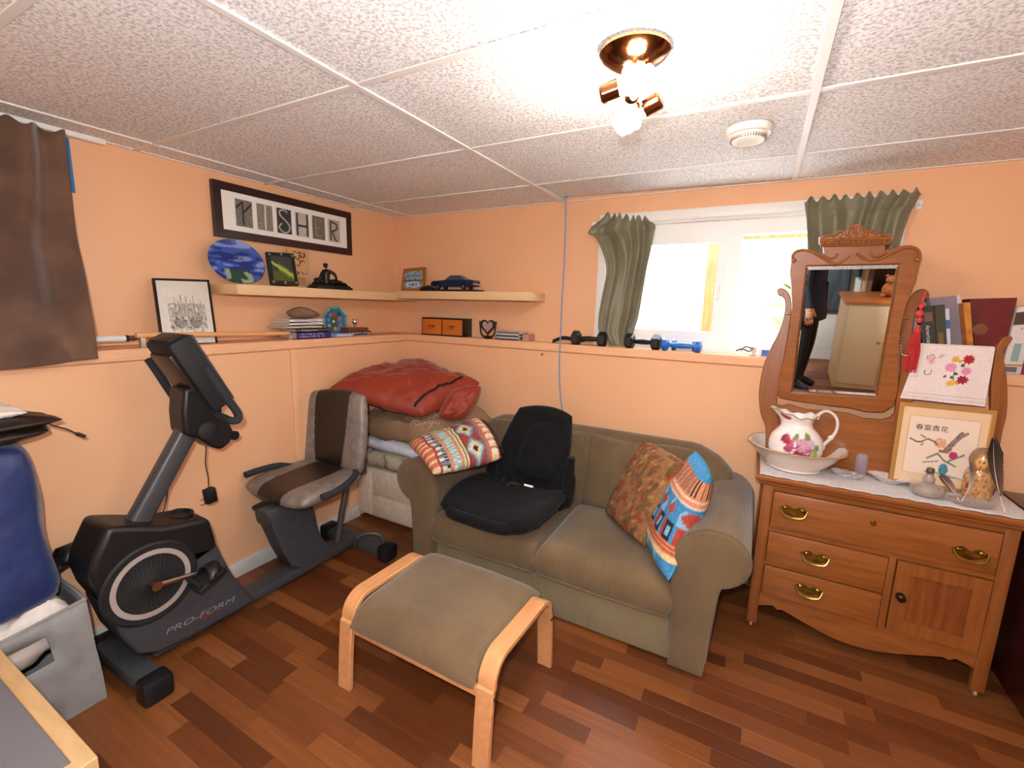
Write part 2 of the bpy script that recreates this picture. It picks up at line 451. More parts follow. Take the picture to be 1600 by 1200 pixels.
# ledge trim with a bead below
def ledge_trim(nm, a, b, nrm):
    g = G(); a = Vector(a); b = Vector(b); n = Vector(nrm)
    t = (b-a).normalized()
    prof = [(0, LEDGE-.004), (.009, LEDGE-.004), (.012, LEDGE-.010), (.012, LEDGE-.032), (.016, LEDGE-.036), (.016, LEDGE-.044), (.008, LEDGE-.050), (0, LEDGE-.052)]
    ring = lambda p: [p + n*q + Vector((0,0,z)) for q, z in prof]
    g.prism(ring(a), b-a)
    return g.obj(nm, wallm, kind='structure', smooth=False)
ledge_trim('trim_1', (DL, YF, 0), (DL, -DB, 0), (1,0,0))
ledge_trim('trim_2', (DL, -DB, 0), (XR, -DB, 0), (0,-1,0))
# batten over the panel joint on the left lower wall
G().bb((DL, -1.10, .08), (DL+.012, -1.055, LEDGE-.05), .004).obj('trim_3', wallm, kind='structure')
# baseboards
G().bb((DL, YF, 0), (DL+.014, -.64, .085), .004).obj('baseboard_left', basem, kind='structure')
G().bb((.9, -DB-.014, 0), (XR, -DB, .085), .004).obj('baseboard_back', basem, kind='structure')

# window 1 : white slider set back in the opening
vin = M('white_vinyl', '#F1F1EF', .3)
glm = M('window_glass', '#FFFFFF', .0, trans=1, ior=1.02, spec=.3)
wd = G(); yb = .15
wd.bb((WX0, 0, WZ0), (WX0+.015, yb, WZ1)).bb((WX1-.015, 0, WZ0), (WX1, yb, WZ1)).bb((WX0, 0, WZ1-.015), (WX1, yb, WZ1)).bb((WX0, 0, WZ0-.001), (WX1, yb, WZ0+.012))
wn = wd.obj('window_1', whitem, kind='structure', smooth=False)
# casing boards on the wall face
cg = G().bb((WX0-.055, -.012, WZ1-.005), (WX1+.055, 0, WZ1+.05), .004)
cg.bb((WX0-.055, -.012, WZ0), (WX0, 0, WZ1), .004).bb((WX1, -.012, WZ0), (WX1+.055, 0, WZ1), .004).obj('window_casing', whitem, wn)
yg = .075; fx0, fx1, fz0, fz1 = WX0+.015, WX1-.015, WZ0+.012, WZ1-.015
xm = PY(1137, 440, yg).x; zt = PY(1137, 380, yg).z
def rect_ring(x0, x1, z0, z1, y): return [V(x0, y, z0), V(x1, y, z0), V(x1, y, z1), V(x0, y, z1)]
def ring(g, x0, x1, z0, z1, l, r, b, t, y0, y1): return g.frame(rect_ring(x0, x1, z0, z1, y0), rect_ring(x0+l, x1-r, z0+b, z1-t, y0), (0, y1-y0, 0))
fg = ring(G(), fx0, fx1, fz0, fz1, .05, .05, .06, .075, yg-.03, yg+.03)
fg.obj('frame', vin, wn, smooth=False)
G().bb((xm-.02, yg-.028, fz0+.06), (xm+.05, yg+.029, fz1-.075)).obj('mullion', vin, wn, smooth=False)
sx0, sx1 = fx0+.05, xm-.02; a = .038
ring(G(), sx0, sx1, fz0+.06, fz1-.075, a, a, a, a, yg-.036, yg-.005).obj('sash', vin, wn, smooth=False)
G().bb((sx0+a, yg-.022, fz0+.06+a), (sx1-a, yg-.018, fz1-.075-a)).obj('pane', glm, wn)
G().bb((xm+.05, yg+.0, fz0+.06), (fx1-.05, yg+.004, fz1-.075)).obj('pane', glm, wn)
G().bb((sx1-.03, yg-.05, 1.52), (sx1-.012, yg-.034, 1.60), .004).obj('latch', vin, wn)
# outdoors : bright pale yard, a porch post and a beam, a hedge in the distance
G().bb((-14, .2, .75), (18, 26, 1.0)).obj('ground', M('pale_gravel', '#C9C6C0', .9, col2='#B5B1A8', scale=3), kind='structure')
pp = PY(1110, 450, 1.6)
G().bb((pp.x-.045, 1.55, 1.0), (pp.x+.045, 1.65, 2.05), .01).obj('porch_post', wood('grey_brown_post', '#8A6238', '#75502C', (10,10,1), .8),
    label='weathered brown timber porch post standing outside the window', cat='post', )
G().bb((-2, 1.53, 2.05), (8, 1.67, 2.27), .01).obj('porch_beam', MATS['grey_brown_post'], label='long timber porch beam resting on the post outside the window', cat='beam')
hd = G(); rh = random.Random(5)
for k in range(240):
    hd.ball((rh.uniform(3.0, 11), rh.uniform(12.6, 14), 1.0+abs(rh.gauss(0, 1.6))), rh.uniform(.2, .55), 6)
hd.obj('hedge', M('hedge_leaves', '#5E6B44', .9, col2='#8F8E6A', scale=4), label='pale green leafy hedge far outside the window', cat='hedge', weld=False)
# ================================================================== SOFA, FOOTSTOOL, BENCH
olive = cordtex('olive_ribbed_fabric', '#5C4B35', '#745F44', 0, 260)
olive2 = cordtex('olive_ribbed_fabric_pale', '#73654A', '#85775A', 0, 260)
SC = 1.745
so = thing('loveseat', 'olive brown ribbed fabric loveseat with rolled arms', 'sofa', (SC, -.55, 0))
armp = [(.605,0),(.600,.28),(.592,.45),(.60,.53),(.635,.59),(.69,.625),(.755,.633),(.815,.612),(.855,.565),(.862,.51),(.84,.455),(.80,.42),(.768,.40),(.757,.30),(.748,.15),(.742,0)]
def arm_ring(sgn, y, k=1.0, n=4):
    cx, cz = .70, .45
    P = smoothpath([V(a, 0, b) for a, b in armp], n)
    return [V(SC+sgn*(cx+(p.x-cx)*k), y, max(.012, cz+(p.z-cz)*k)) for p in P]
def loft(g, rings):
    n = len(rings[0]); vs = [p for r in rings for p in r]; fs = []
    for i in range(len(rings)-1):
        for j in range(n): fs.append([i*n+j, i*n+(j+1) % n, (i+1)*n+(j+1) % n, (i+1)*n+j])
    fs.append(list(range(n))[::-1]); fs.append([(len(rings)-1)*n+j for j in range(n)])
    return g.add(vs, fs)
for s in (-1, 1):
    g = loft(G(), [arm_ring(s, -.925, .985), arm_ring(s, -.91, 1.0), arm_ring(s, -.7, 1.0), arm_ring(s, -.45, 1.0), arm_ring(s, -.2, 1.0), arm_ring(s, -.16, .97)])
    a = g.obj('arm', olive, so, ang=50)
    loft(G(), [arm_ring(s, -.955, .93), arm_ring(s, -.950, .975), arm_ring(s, -.940, .99), arm_ring(s, -.922, .992)]).obj('arm_front_panel', olive, a, ang=50)
    G().tube([p for p in arm_ring(s, -.937, 1.0)][2:-2], .005, 6).obj('piping', olive, a)
G().bb((SC-.61, -.93, .015), (SC+.61, -.20, .205), .015).obj('base', olive2, so)
# backrest body
def back_prof(x):
    e = min(1, max(0, (abs(x-SC)-.55)/.24)); zt = .775 - .085*e*e*(3-2*e) - .09*max(0, (abs(x-SC)-.68)/.11)**2
    return [(-.42,.16),(-.41,.34),(-.38,.55),(-.35,zt-.10),(-.325,zt-.03),(-.27,zt),(-.20,zt-.012),(-.155,zt-.07),(-.142,.45),(-.145,.05),(-.3,.05)]
rings = []
for k in range(33):
    x = SC-.79+1.58*k/32
    P = [V(x, a, b) for a, b in back_prof(x)]
    rings.append(smoothpath(P, 3, True))
loft(G(), rings).obj('backrest', olive, so, ang=60)
for k, (x0, x1) in enumerate(((1.135, 1.742), (1.748, 2.352))):
    def mid(u, v, k=k):
        return V(0, .012*math.sin(u*9+k*2)*(v), .008*math.sin(u*7+2*k))
    G().puff([(x0, -.40, .36), (x1, -.40, .36), (x1-.004, -.315, .752), (x0+.004, -.315, .752)], .105, 30, 30, 10, wr=.010, ws=4, seed=3+k, mid=mid).obj('back_cushion', olive, so, ang=70)
    def mid2(u, v): return V(0, 0, .012*math.sin(PI*u)*math.sin(PI*v))
    c = G().puff([(x0-.012, -.975, .285), (x1-.002, -.975, .285), (x1-.002, -.42, .305), (x0-.012, -.42, .305)], .175, 34, 34, 16, wr=.004, ws=3, seed=8+k, up=(0,0,1), mid=mid2).obj('seat_cushion', olive, so, ang=70)
    G().tube([V(x0+.0, -.966, .232), V((x0+x1)/2, -.974, .232), V(x1-.012, -.966, .232)], .005, 6).obj('piping', olive, c)
for s in (-1, 1):
    for y in (-.88, -.2): G().cyl((SC+s*.69, y, 0), (SC+s*.69, y, .03), .02, .025).obj('foot', M('dark_foot', '#1C1512', .6), so)

# footstool : two bentwood side frames, rails, cushion
beech = wood('pale_beech', '#D59A68', '#CB8C5A', (8,1,8), .42, 6)
FX0, FX1, FY0, FY1 = 1.265, 1.94, -1.695, -1.185
fs_ = thing('footstool', 'low bentwood footstool with brown fabric seat pad', 'footstool', ((FX0+FX1)/2, (FY0+FY1)/2, 0))
def bent(x0, x1, t=.02):
    c = [(FY0, 0), (FY0+.01, .15), (FY0+.022, .27)]
    r = .085; zt = .362
    for k in range(9):
        a = PI - k*PI/16
        c.append((FY0+.03+r+r*math.cos(a), zt-r+r*math.sin(a)))
    zb = zt-.012
    for k in range(9):
        a = PI/2 - k*PI/16
        c.append((FY1-.03-r+r*math.cos(a), zb-r+r*math.sin(a)))
    c += [(FY1-.022, .25), (FY1-.01, .14), (FY1, 0)]
    out = []; inn = []
    for i, (y, z) in enumerate(c):
        a = c[max(0, i-1)]; b = c[min(len(c)-1, i+1)]; d = Vector((b[0]-a[0], b[1]-a[1])).normalized(); n = Vector((d.y, -d.x))
        out.append((y, z)); inn.append((y+n.x*t, z+n.y*t if 0 < i < len(c)-1 else 0))
    vs = []; k = len(c)
    for y, z in out: vs.append((x0, y, z))
    for y, z in out: vs.append((x1, y, z))
    for y, z in inn: vs.append((x0, y, z))
    for y, z in inn: vs.append((x1, y, z))
    f = []
    for i in range(k-1):
        f += [[i, i+1, k+i+1, k+i], [2*k+i, 3*k+i, 3*k+i+1, 2*k+i+1], [i, 2*k+i, 2*k+i+1, i+1], [k+i, k+i+1, 3*k+i+1, 3*k+i]]
    f += [[0, k, 3*k, 2*k], [k-1, 3*k-1, 4*k-1, 2*k-1]]
    return G().add(vs, f)
for x0, x1 in ((FX0, FX0+.062), (FX1-.062, FX1)):
    o = bent(x0, x1).obj('side_frame', beech, fs_, ang=30)
    md = o.modifiers.new('edge', 'BEVEL'); md.width = .003; md.segments = 2; md.limit_method = 'ANGLE'; md.angle_limit = math.radians(50)
    for y, z in ((FY0+.035, .245), (FY1-.035, .235)):
        xx = x0 if x0 == FX0 else x1
        G().cyl((xx-.003, y, z), (xx+.003, y, z), .006, n=10).obj('bolt', M('dark_bolt', '#3A3531', .4, .8), o)
G().bb((FX0+.06, FY0+.022, .235), (FX1-.06, FY0+.040, .272), .004).obj('front_rail', beech, fs_)
G().bb((FX0+.06, FY1-.040, .225), (FX1-.06, FY1-.022, .262), .004).obj('back_rail', beech, fs_)
pad = cordtex('brown_ribbed_pad', '#65513A', '#786245', 0, 300)
def mid(u, v):
    d = max(0, .22-v)/.22; e = max(0, v-.85)/.15
    return V(0, .012*d, -.055*d*d - .02*e*e + .006*math.sin(PI*u))
G().puff([(FX0+.064, FY0-.002, .325), (FX1-.064, FY0-.002, .325), (FX1-.064, FY1-.01, .325), (FX0+.064, FY1-.01, .325)], .075, 24, 34, 12, up=(0,0,1), mid=mid, wr=.002, ws=5).obj('seat_pad', pad, fs_, ang=70)

# storage bench in the corner
wash = wood('whitewashed_oak', '#E2D0BC', '#D4BEA8', (6,1,6), .6, 6)
bn = thing('storage_bench', 'pale whitewashed wooden storage bench with drawers under the bedding', 'bench', (.56, -.39, 0))
BX0, BX1, BY0, BY1 = DL+.002, .875, -.64, -DB-.004
G().bb((BX0, BY0, .035), (BX1, BY1, .37), .003).bb((BX0+.04, BY0+.05, 0), (BX1-.04, BY1, .036)).obj('carcass', wash, bn)
G().bb((BX0+.008, BY0-.014, .05), (BX0+.135, BY0, .355), .004).obj('side_panel', wash, bn)
G().bb((BX0+.15, BY0-.010, .045), (BX1-.01, BY0, .36), .003).obj('face_frame', wash, bn)
for z0, z1 in ((.205, .35), (.055, .195)):
    G().bb((BX0+.16, BY0-.022, z0), (BX1-.02, BY0-.008, z1), .004).obj('drawer', wash, bn)
# bedding, from the bottom up
floral = M('faded_floral_ticking', '#B5A791', .95, col2='#5E5A4C', scale=16, lo=.52, hi=.66, detail=5)
G().puff([(BX0+.01, -.665, .438), (.885, -.665, .438), (.88, BY1-.004, .438), (BX0+.01, BY1-.004, .438)], .135, 26, 20, 8, wr=.006, ws=5, up=(0,0,1)).obj('mattress', floral, None,
    label='thin mattress in faded floral ticking lying on the storage bench', cat='mattress', weld=True)
pilw = M('white_quilted_cotton', '#D9D9E0', .9, col2='#C2C4D0', scale=26, bump=.4, bscale=40)
G().puff([(BX0+.03, -.665, .55), (.89, -.685, .54), (.86, -.2, .55), (BX0+.03, -.2, .55)], .11, 30, 24, 5, wr=.010, ws=6, seed=4, up=(0,0,1)).obj('quilted_pillow', pilw, None,
    label='flat white quilted pillow pressed between the floral mattress and the tan bedspread', cat='pillow')
tan = M('tan_bedspread_cloth', '#98775A', .95, col2='#8A6B50', scale=5, bump=.25, bscale=30)
def midb(u, v): return V(0, 0, .02*math.sin(u*11)*v - .03*max(0, u-.7)/.3)
bs = G().puff([(BX0+.02, -.68, .665), (.95, -.70, .665), (1.06, -.24, .775), (BX0+.02, -.16, .68)], .165, 60, 44, 8, wr=.028, ws=7, seed=2, up=(0,0,1), mid=midb)
bso = bs.obj('bedspread', tan, None, label='folded tan bedspread with a pale scroll pattern under the orange sleeping bag', cat='bedspread', )
# pale scrollwork embroidered on its corner
sg = G(); rs = random.Random(3)
for k in range(34):
    u0, v0 = rs.uniform(.66, .93), rs.uniform(.05, .45); a0 = rs.uniform(0, 6.28); pts = []
    for j in range(12):
        a = a0 + j*.42; r = .018+.0025*j
        uu, vv = min(.97, max(.5, u0+r*math.cos(a))), min(.6, max(.03, v0+1.2*r*math.sin(a)))
        pts.append(bs.pt(uu, vv, 1)+V(0, 0, .001))
    sg.tube(pts, .0016, 5)
sg.obj('scroll_embroidery', M('pale_pink_thread', '#B99C88', .9), bso)
orange = M('orange_nylon_shell', '#93300F', .55, col2='#85280C', scale=4, bump=.3, bscale=14, bdist=.02, sheen=.2)
def mids(u, v): return V(0, 0, .05*math.sin(PI*u)*math.sin(PI*v) + .02*math.sin(u*8+v*5)*(v) + .05*max(0, v-.6)*math.sin(u*9))
sb = G().puff([PX(510, 608, .31), PY(662, 648, -.66), PY(752, 602, -.26), PY(634, 566, -.165)], .135, 80, 70, 7, wr=.016, ws=8, seed=5, up=(0,0,1), mid=mids, rnd=.10)
sbo = sb.obj('sleeping_bag', orange, None, label='puffy orange sleeping bag thrown on top of the bedding pile', cat='sleeping bag', ang=60)
zp = [sb.pt(.90+.0*t, .012+.80*t, 1)+V(0, -.002, .003) for t in [k/24 for k in range(25)]]
G().tube(zp, .016, 6, flat=.3).obj('zipper', M('black_zipper_tape', '#1E191C', .7), sbo)
# folded end at the right: a fat roll of the same fabric
G().puff([PY(680, 655, -.66), PY(726, 660, -.50), PY(756, 600, -.36), PY(706, 606, -.50)], .12, 26, 26, 3.5, wr=.016, seed=12, rnd=.5).obj('folded_flap', orange, sbo, ang=60)

# southwestern blanket folded over the sofa arm
cS = dict(o=rgb('#C9694A'), r=rgb('#9E3A32'), c=rgb('#D8C39A'), b=rgb('#8FB0B5'), k=rgb('#2A2422'), t=rgb('#C08A68'), g=rgb('#6A7686'), w=rgb('#DCD3BD'))
def sw(u, v, sgn):
    u += .012*math.sin(v*14) if u < .2 else 0
    if u < .10: return cS['o'] if (int(v*26) % 3) else cS['c']
    if u < .13: return cS['r']
    if u < .24:
        k = (v*9) % 1; d = abs(k-.5)*2
        return cS['w'] if d > .55+(.3 if u > .19 else 0) else (cS['k'] if d > .42 else cS['g'])
    if u < .28: return cS['t']
    if u < .40: return cS['b'] if (v*16+(u > .34)*.5) % 1 > .3 else cS['w']
    if u < .44: return cS['t']
    if u < .50: return cS['c'] if u < .46 or u > .48 else cS['k']
    if u < .52: return cS['k']
    if u < .76:
        k = abs((v*2.3+.1) % 1-.5)*2; d = k*.55+abs(u-.64)/.12*.5
        d = round(d*9)/9
        return cS['k'] if d < .18 else cS['c'] if d < .36 else cS['b'] if d < .46 else cS['g'] if d < .56 else cS['r']
    if u < .80: return cS['g']
    if u < .84: return cS['o']
    if u < .96:
        k = (v*7) % 1; return cS['w'] if abs(k-.5)+abs(u-.9)*4 < .34 else cS['o'] if k > .3 else cS['c']
    return cS['k'] if (v*30) % 1 > .5 else cS['r']
blm = M('woven_blanket', '#FFFFFF', .95, attr='Col', col2='#D8D8D8', scale=90, bump=.3, bscale=120)
bl = G().puff([PZ(676, 742, .635), PZ(786, 716, .66), PZ(748, 656, .79), PZ(636, 694, .70)], .09, 110, 80, 8, wr=.008, ws=5, seed=6, up=(.35,-.2,1), colfn=sw, rnd=.12,
    mid=lambda u, v: V(0, 0, .03*math.sin(PI*v)))
blo = bl.obj('woven_blanket', blm, None, label='folded southwestern blanket in orange and blue bands draped over the loveseat arm', cat='blanket', color=True, ang=70)
fr = G()
for k in range(26):
    v = .06+.88*k/25; p = bl.pt(.995, v, 1); d = V(.012, .022, -.004)
    fr.tube([p, p+d*.5+V(0,0,.003), p+d], .0022, 5)
fr.obj('fringe', M('dark_red_fringe', '#4A1D1A', .9), blo, kind='stuff')

# black padded child seat
blk = M('black_padded_cloth', '#0B0B0D', .9, col2='#111114', scale=20, bump=.15, bscale=200, sheen=.05, spec=.2)
cs = thing('child_car_seat', 'black padded child car seat sitting on the loveseat cushion', 'car seat', (1.5, -.68, .38))
def midc(u, v): return V(0, 0, .035*(abs(2*u-1)**3) - .02*math.sin(PI*u) + .02*v)
G().puff([PZ(672, 795, .447), PZ(835, 840, .447), PZ(900, 778, .455), PZ(752, 745, .455)], .075, 34, 30, 9, up=(0,0,1), mid=midc, rnd=.50, wr=.003).obj('seat_base', blk, cs, ang=80)
G().tube(smoothpath([PZ(712, 770, .462), PZ(697, 783, .452), PZ(704, 800, .446), PZ(735, 812, .442), PZ(785, 826, .440), PZ(828, 822, .440), PZ(850, 808, .446)], 6), [.010]*4+[.020]*8+[.027]*14+[.022]*8+[.012]*3, 12).obj('front_lip', blk, cs, ang=80)
def midr(u, v): return V(0, -.05*(abs(2*u-1)**2.5), 0)*(1-.35*v)
bk = [PY(764, 752, -.59), PY(884, 792, -.59), PY(903, 642, -.41), PY(813, 628, -.41)]
G().puff(bk, .13, 34, 36, 4, mid=midr, rnd=.42, wr=.003, up=(.25,-1,.45)).obj('seat_back', blk, cs, ang=80)
# padded inner pillow of the backrest
bi = [PY(800, 735, -.64), PY(868, 758, -.64), PY(884, 664, -.49), PY(832, 655, -.49)]
G().puff(bi, .07, 24, 24, 3, rnd=.6, up=(.25,-1,.45)).obj('back_pad', blk, cs, ang=80)
for px in ([(775, 700), (768, 738), (772, 762), (800, 772)], [(892, 715), (889, 755), (884, 782), (872, 792)]):
    P = [PY(u, v, -.63) for u, v in px]
    G().tube(smoothpath(P, 5), [.022]*4+[.034]*8+[.026]*4, 10).obj('side_bolster', blk, cs, ang=80)
bc = M('black_buckle_plastic', '#1D1C1B', .35)
c0 = PZ(795, 762, .475)
G().tube(smoothpath([c0+V(-.06, -.05, -.018), c0+V(-.02, -.02, .0), c0+V(.01, 0, .03), c0+V(.05, .02, .02)], 5), .013, 8, flat=.6).obj('harness_strap', M('grey_black_webbing', '#1E1B18', .8), cs)
G().box(c0+V(.045, .03, .022), (.06, .03, .025), .008, eul(.2, .3, .5)).obj('buckle', bc, cs)
G().tube([c0+V(-.02, .03, .02)+V(.035*math.cos(a), .02*math.sin(a), .03*math.sin(a)) for a in [k*PI/8 for k in range(9)]], .006, 8).obj('buckle_loop', bc, cs)
tg = M('white_care_tag', '#E8E8EE', .7)
for (u, v), (w_, h_) in (((816, 766), (.05, .018)), ((826, 759), (.05, .010))):
    p = PY(u, v, -.655)
    G().box(p, (w_, .002, h_), 0, eul(-.5, .12, .2)).obj('care_tag', tg, cs)

# two cushions leaning in the sofa corner
def tapestry(u, v, sgn):
    n = noise.noise(V(u*7, v*7, 3)); n2 = noise.noise(V(u*15+4, v*15, 8)); n3 = noise.noise(V(u*10, v*10, 20))
    c = rgb('#94683F') if n < .12 else rgb('#7A5230')
    if n2 > .30: c = rgb('#5B4A2A')
    if n3 > .33: c = rgb('#8E3F2C')
    if n2 < -.42: c = rgb('#B08A52')
    return c
tp = M('tapestry_cloth', '#FFFFFF', .95, attr='Col', col2='#CFCFCF', scale=120, bump=.3, bscale=160)
G().puff([PZ(944, 800, .405), PZ(1008, 858, .41), PY(1074, 722, -.66), PY(1008, 686, -.45)], .14, 40, 40, 3, wr=.008, ws=4, seed=1, up=(-.6,-1,.55), colfn=tapestry, rnd=.14).obj('tapestry_cushion', tp, None,
    label='square brown tapestry cushion with leaf pattern leaning on the loveseat back', cat='cushion', color=True, ang=70)
cP = dict(b=rgb('#3E86B5'), l=rgb('#7FB3D0'), o=rgb('#D08A62'), r=rgb('#A8402E'), k=rgb('#1C1826'), c=rgb('#E0C58E'), w=rgb('#DDC3B2'))
def swp(u, v, sgn):
    if v < .14: return cP['b'] if (u*3) % 1 > .25 else cP['l']
    if v < .30: return cP['c'] if v < .19 else (cP['r'] if int(v*60) % 2 else cP['o'])
    if v < .46:
        k = (u*4) % 1; q = (v-.30)/.16
        return cP['k'] if k < .55 and not (.15 < k < .4 and .2 < q < .8) else (cP['r'] if k > .75 else cP['l'] if k < .55 else cP['b'])
    if v < .66:
        d = abs(((u*3.5) % 1)-.5)+abs(v-.56)*4
        return cP['r'] if d < .28 else (cP['l'] if noise.noise(V(u*9, v*9, 2)) > .15 else cP['b'])
    if v < .76: return cP['w'] if int(v*70) % 2 else cP['o']
    if v < .93: return cP['k'] if (u*26) % 1 < .45 else cP['o']
    return cP['b']
swm = M('southwest_cushion_cloth', '#FFFFFF', .9, attr='Col', col2='#DADADA', scale=90)
G().puff([PZ(1010, 838, .42), PZ(1044, 912, .405), PY(1110, 744, -.74), PY(1088, 702, -.56)], .15, 70, 70, 3, wr=.008, ws=4, seed=2, up=(-1,-.7,.3), colfn=swp, rnd=.14).obj('striped_cushion', swm, None,
    label='blue and orange southwestern cushion squeezed against the rolled arm', cat='cushion', color=True, ang=70)
# ================================================================== EXERCISE BIKE
BX = .52
gr = M('graphite_plastic', '#35363B', .5, col2='#3D3E43', scale=30, bump=.08, bscale=300)
bp_ = M('black_plastic', '#141416', .42)
bpm = M('black_plastic_matte', '#17171A', .65, bump=.1, bscale=300)
grm = M('grey_painted_steel', '#4A4B4E', .4, .35)
foam = M('black_foam_grip', '#26282C', .85, bump=.2, bscale=250)
chrome = M('chrome_steel', '#B8A79A', .2, 1.0)
bk_ = thing('exercise_bike', 'black and grey recumbent exercise bike standing along the wall', 'exercise bike', (BX, -1.5, 0))
def yz(x, pts): return [V(x, a, b) for a, b in pts]
# floor frame
G().bb((BX-.045, -2.0, .035), (BX+.055, -.95, .085), .012).obj('floor_rail', grm, bk_)
for yy, x0, x1 in ((-2.065, .30, .775), (-.945, .28, .835)):
    st = G().bb((x0+.05, yy-.042, .02), (x1-.06, yy+.042, .078), .012).obj('stabilizer_bar', grm, bk_)
    for xx in (x0, x1-.075): G().bb((xx, yy-.05, 0), (xx+.075, yy+.05, .092), .016).obj('end_cap', bp_, st)
for xx in (.80,): G().cyl((xx, -.945, .092), (xx, -.945, .10), .018).obj('level_knob', bp_, bk_)
# flywheel shroud
low = [(-2.13,.36),(-2.10,.22),(-2.06,.12),(-2.0,.085),(-1.90,.075),(-1.64,.07),(-1.615,.085),(-1.655,.16),(-1.70,.26),(-1.735,.36),(-1.75,.42),(-1.90,.45)]
upp = [(-2.15,.42),(-2.165,.50),(-2.15,.555),(-2.10,.655),(-2.02,.625),(-1.93,.585),(-1.83,.565),(-1.79,.565),(-1.768,.535),(-1.755,.46),(-1.748,.40),(-1.86,.37),(-2.12,.34)]
def bevel(o, w=.012, seg=3, ang=35):
    md = o.modifiers.new('edge', 'BEVEL'); md.width = w; md.segments = seg; md.limit_method = 'ANGLE'; md.angle_limit = math.radians(ang); return o
sh = bevel(G().prism(yz(BX-.10, low), (.20, 0, 0)).obj('lower_shroud', gr, bk_))
bevel(G().prism(yz(BX-.10, upp), (.20, 0, 0)).obj('upper_shroud', bp_, bk_), .02)
mY = Matrix.Rotation(PI/2, 4, 'Y')
def ringx(g, r0, r1, x0, x1, c, n=48):
    prof = [(r0, 0), (r1, 0), (r1, x1-x0), (r0, x1-x0)]
    vs = []; fs = []
    for r, h in prof:
        for j in range(n): a = 2*PI*j/n; vs.append((x0+h, c[0]+r*math.cos(a), c[1]+r*math.sin(a)))
    for i in range(4):
        for j in range(n): fs.append([i*n+j, i*n+(j+1) % n, ((i+1) % 4)*n+(j+1) % n, ((i+1) % 4)*n+j])
    return g.add(vs, fs)
DC = (-1.995, .385)
G().lathe([(0, 0), (.158, 0), (.158, .006), (.150, .012), (.10, .006), (.05, .004), (.03, .012), (0, .012)], 48, (BX+.099, *DC), mY).obj('side_disc', bpm, bk_)
ringx(G(), .112, .130, BX+.102, BX+.1115, DC).obj('silver_ring', M('silver_ring_paint', '#B3A9A4', .4, .3), bk_)
dots = G()
for r in (.06, .07, .08, .09, .10):
    n = int(r*420)
    for k in range(n):
        a = 2*PI*k/n; dots.lathe([(0, .001), (.0016, .001), (.0016, 0)], 5, (BX+.1055, DC[0]+r*math.cos(a), DC[1]+r*math.sin(a)), mY)
dots.obj('vent_dots', M('dot_grey', '#4A4B50', .6), bk_, kind='stuff', weld=False)
# crank, pedals
cr = G().tube([V(BX+.135, *DC), V(BX+.138, DC[0]+.075, DC[1]-.012), V(BX+.142, DC[0]+.135, DC[1]-.022)], [.013, .010, .010], 10)
cr.cyl((BX+.105, *DC), (BX+.148, *DC), .018).obj('crank_arm', chrome, bk_)
def pedal(x0, c, s):
    p = G().box((x0+s*.045, c[0]+.0, c[1]-.014), (.085, .105, .022), .008, eul(.35, 0, 0)).box((x0+s*.045, c[0]-.045, c[1]-.002), (.085, .016, .03), .005, eul(.35, 0, 0)).obj('pedal', bpm, bk_)
    st = [V(x0+s*(.045+.047*math.cos(a)), c[0]+.01+.01*math.sin(a), c[1]-.01+.052*math.sin(a)) for a in [PI*k/12 for k in range(13)]]
    g = G(); vs = []
    for q in st: vs += [q+V(0, -.022, 0), q+V(0, .024, .004)]
    g.add(vs, [[2*i, 2*i+1, 2*i+3, 2*i+2] for i in range(12)]).obj('strap', bp_, p, solid=.004)
    G().box((x0+s*.092, c[0]+.03, c[1]+.012), (.012, .05, .022), .004, eul(.4, 0, 0)).obj('strap_buckle', bp_, p)
pedal(BX+.145, (DC[0]+.145, DC[1]-.025), 1)
G().tube([V(BX-.105, *DC), V(BX-.14, DC[0]-.06, DC[1]+.03), V(BX-.14, DC[0]-.15, DC[1]+.085)], [.016, .011, .011], 10).obj('crank_arm', chrome, bk_)
pedal(BX-.14, (DC[0]-.16, DC[1]+.09), -1)
# cup holder hollow on the shroud top
G().lathe([(.050, -.006), (.052, .003), (.042, .003), (.040, -.03), (0, -.03)], 24, (BX, -1.83, .572), sy=.8).obj('cup_holder', bp_, bk_)
# upright and neck
def beam(a, b, w, d):
    a = V(*a); b = V(*b); t = (b-a).normalized(); n = V(1, 0, 0); m_ = t.cross(n)
    pr = []
    for k in range(16):
        an = 2*PI*k/16; c, s_ = math.cos(an), math.sin(an)
        pr.append(a + n*(w/2)*math.copysign(abs(c)**.5, c) + m_*(d/2)*math.copysign(abs(s_)**.5, s_))
    return G().prism(pr, b-a)
beam((BX, -2.015, .54), (BX, -1.755, .955), .065, .075).obj('upright_post', grm, bk_, ang=50)
nk = [(-1.815,.915),(-1.765,.885),(-1.715,.835),(-1.68,.815),(-1.645,.835),(-1.62,.87),(-1.635,.92),(-1.665,.965),(-1.66,1.02),(-1.70,1.10),(-1.80,1.10),(-1.815,1.00)]
bevel(G().prism(yz(BX-.06, nk), (.12, 0, 0)).obj('neck_housing', bp_, bk_), .014)
G().lathe([(0, 0), (.038, 0), (.036, .012), (.02, .018), (0, .02)], 24, (BX+.058, -1.735, .915), mY).obj('pivot_cap', bpm, bk_)
G().cyl((BX-.03, -1.625, .86), (BX+.03, -1.60, .855), .02).obj('tension_knob', bpm, bk_)
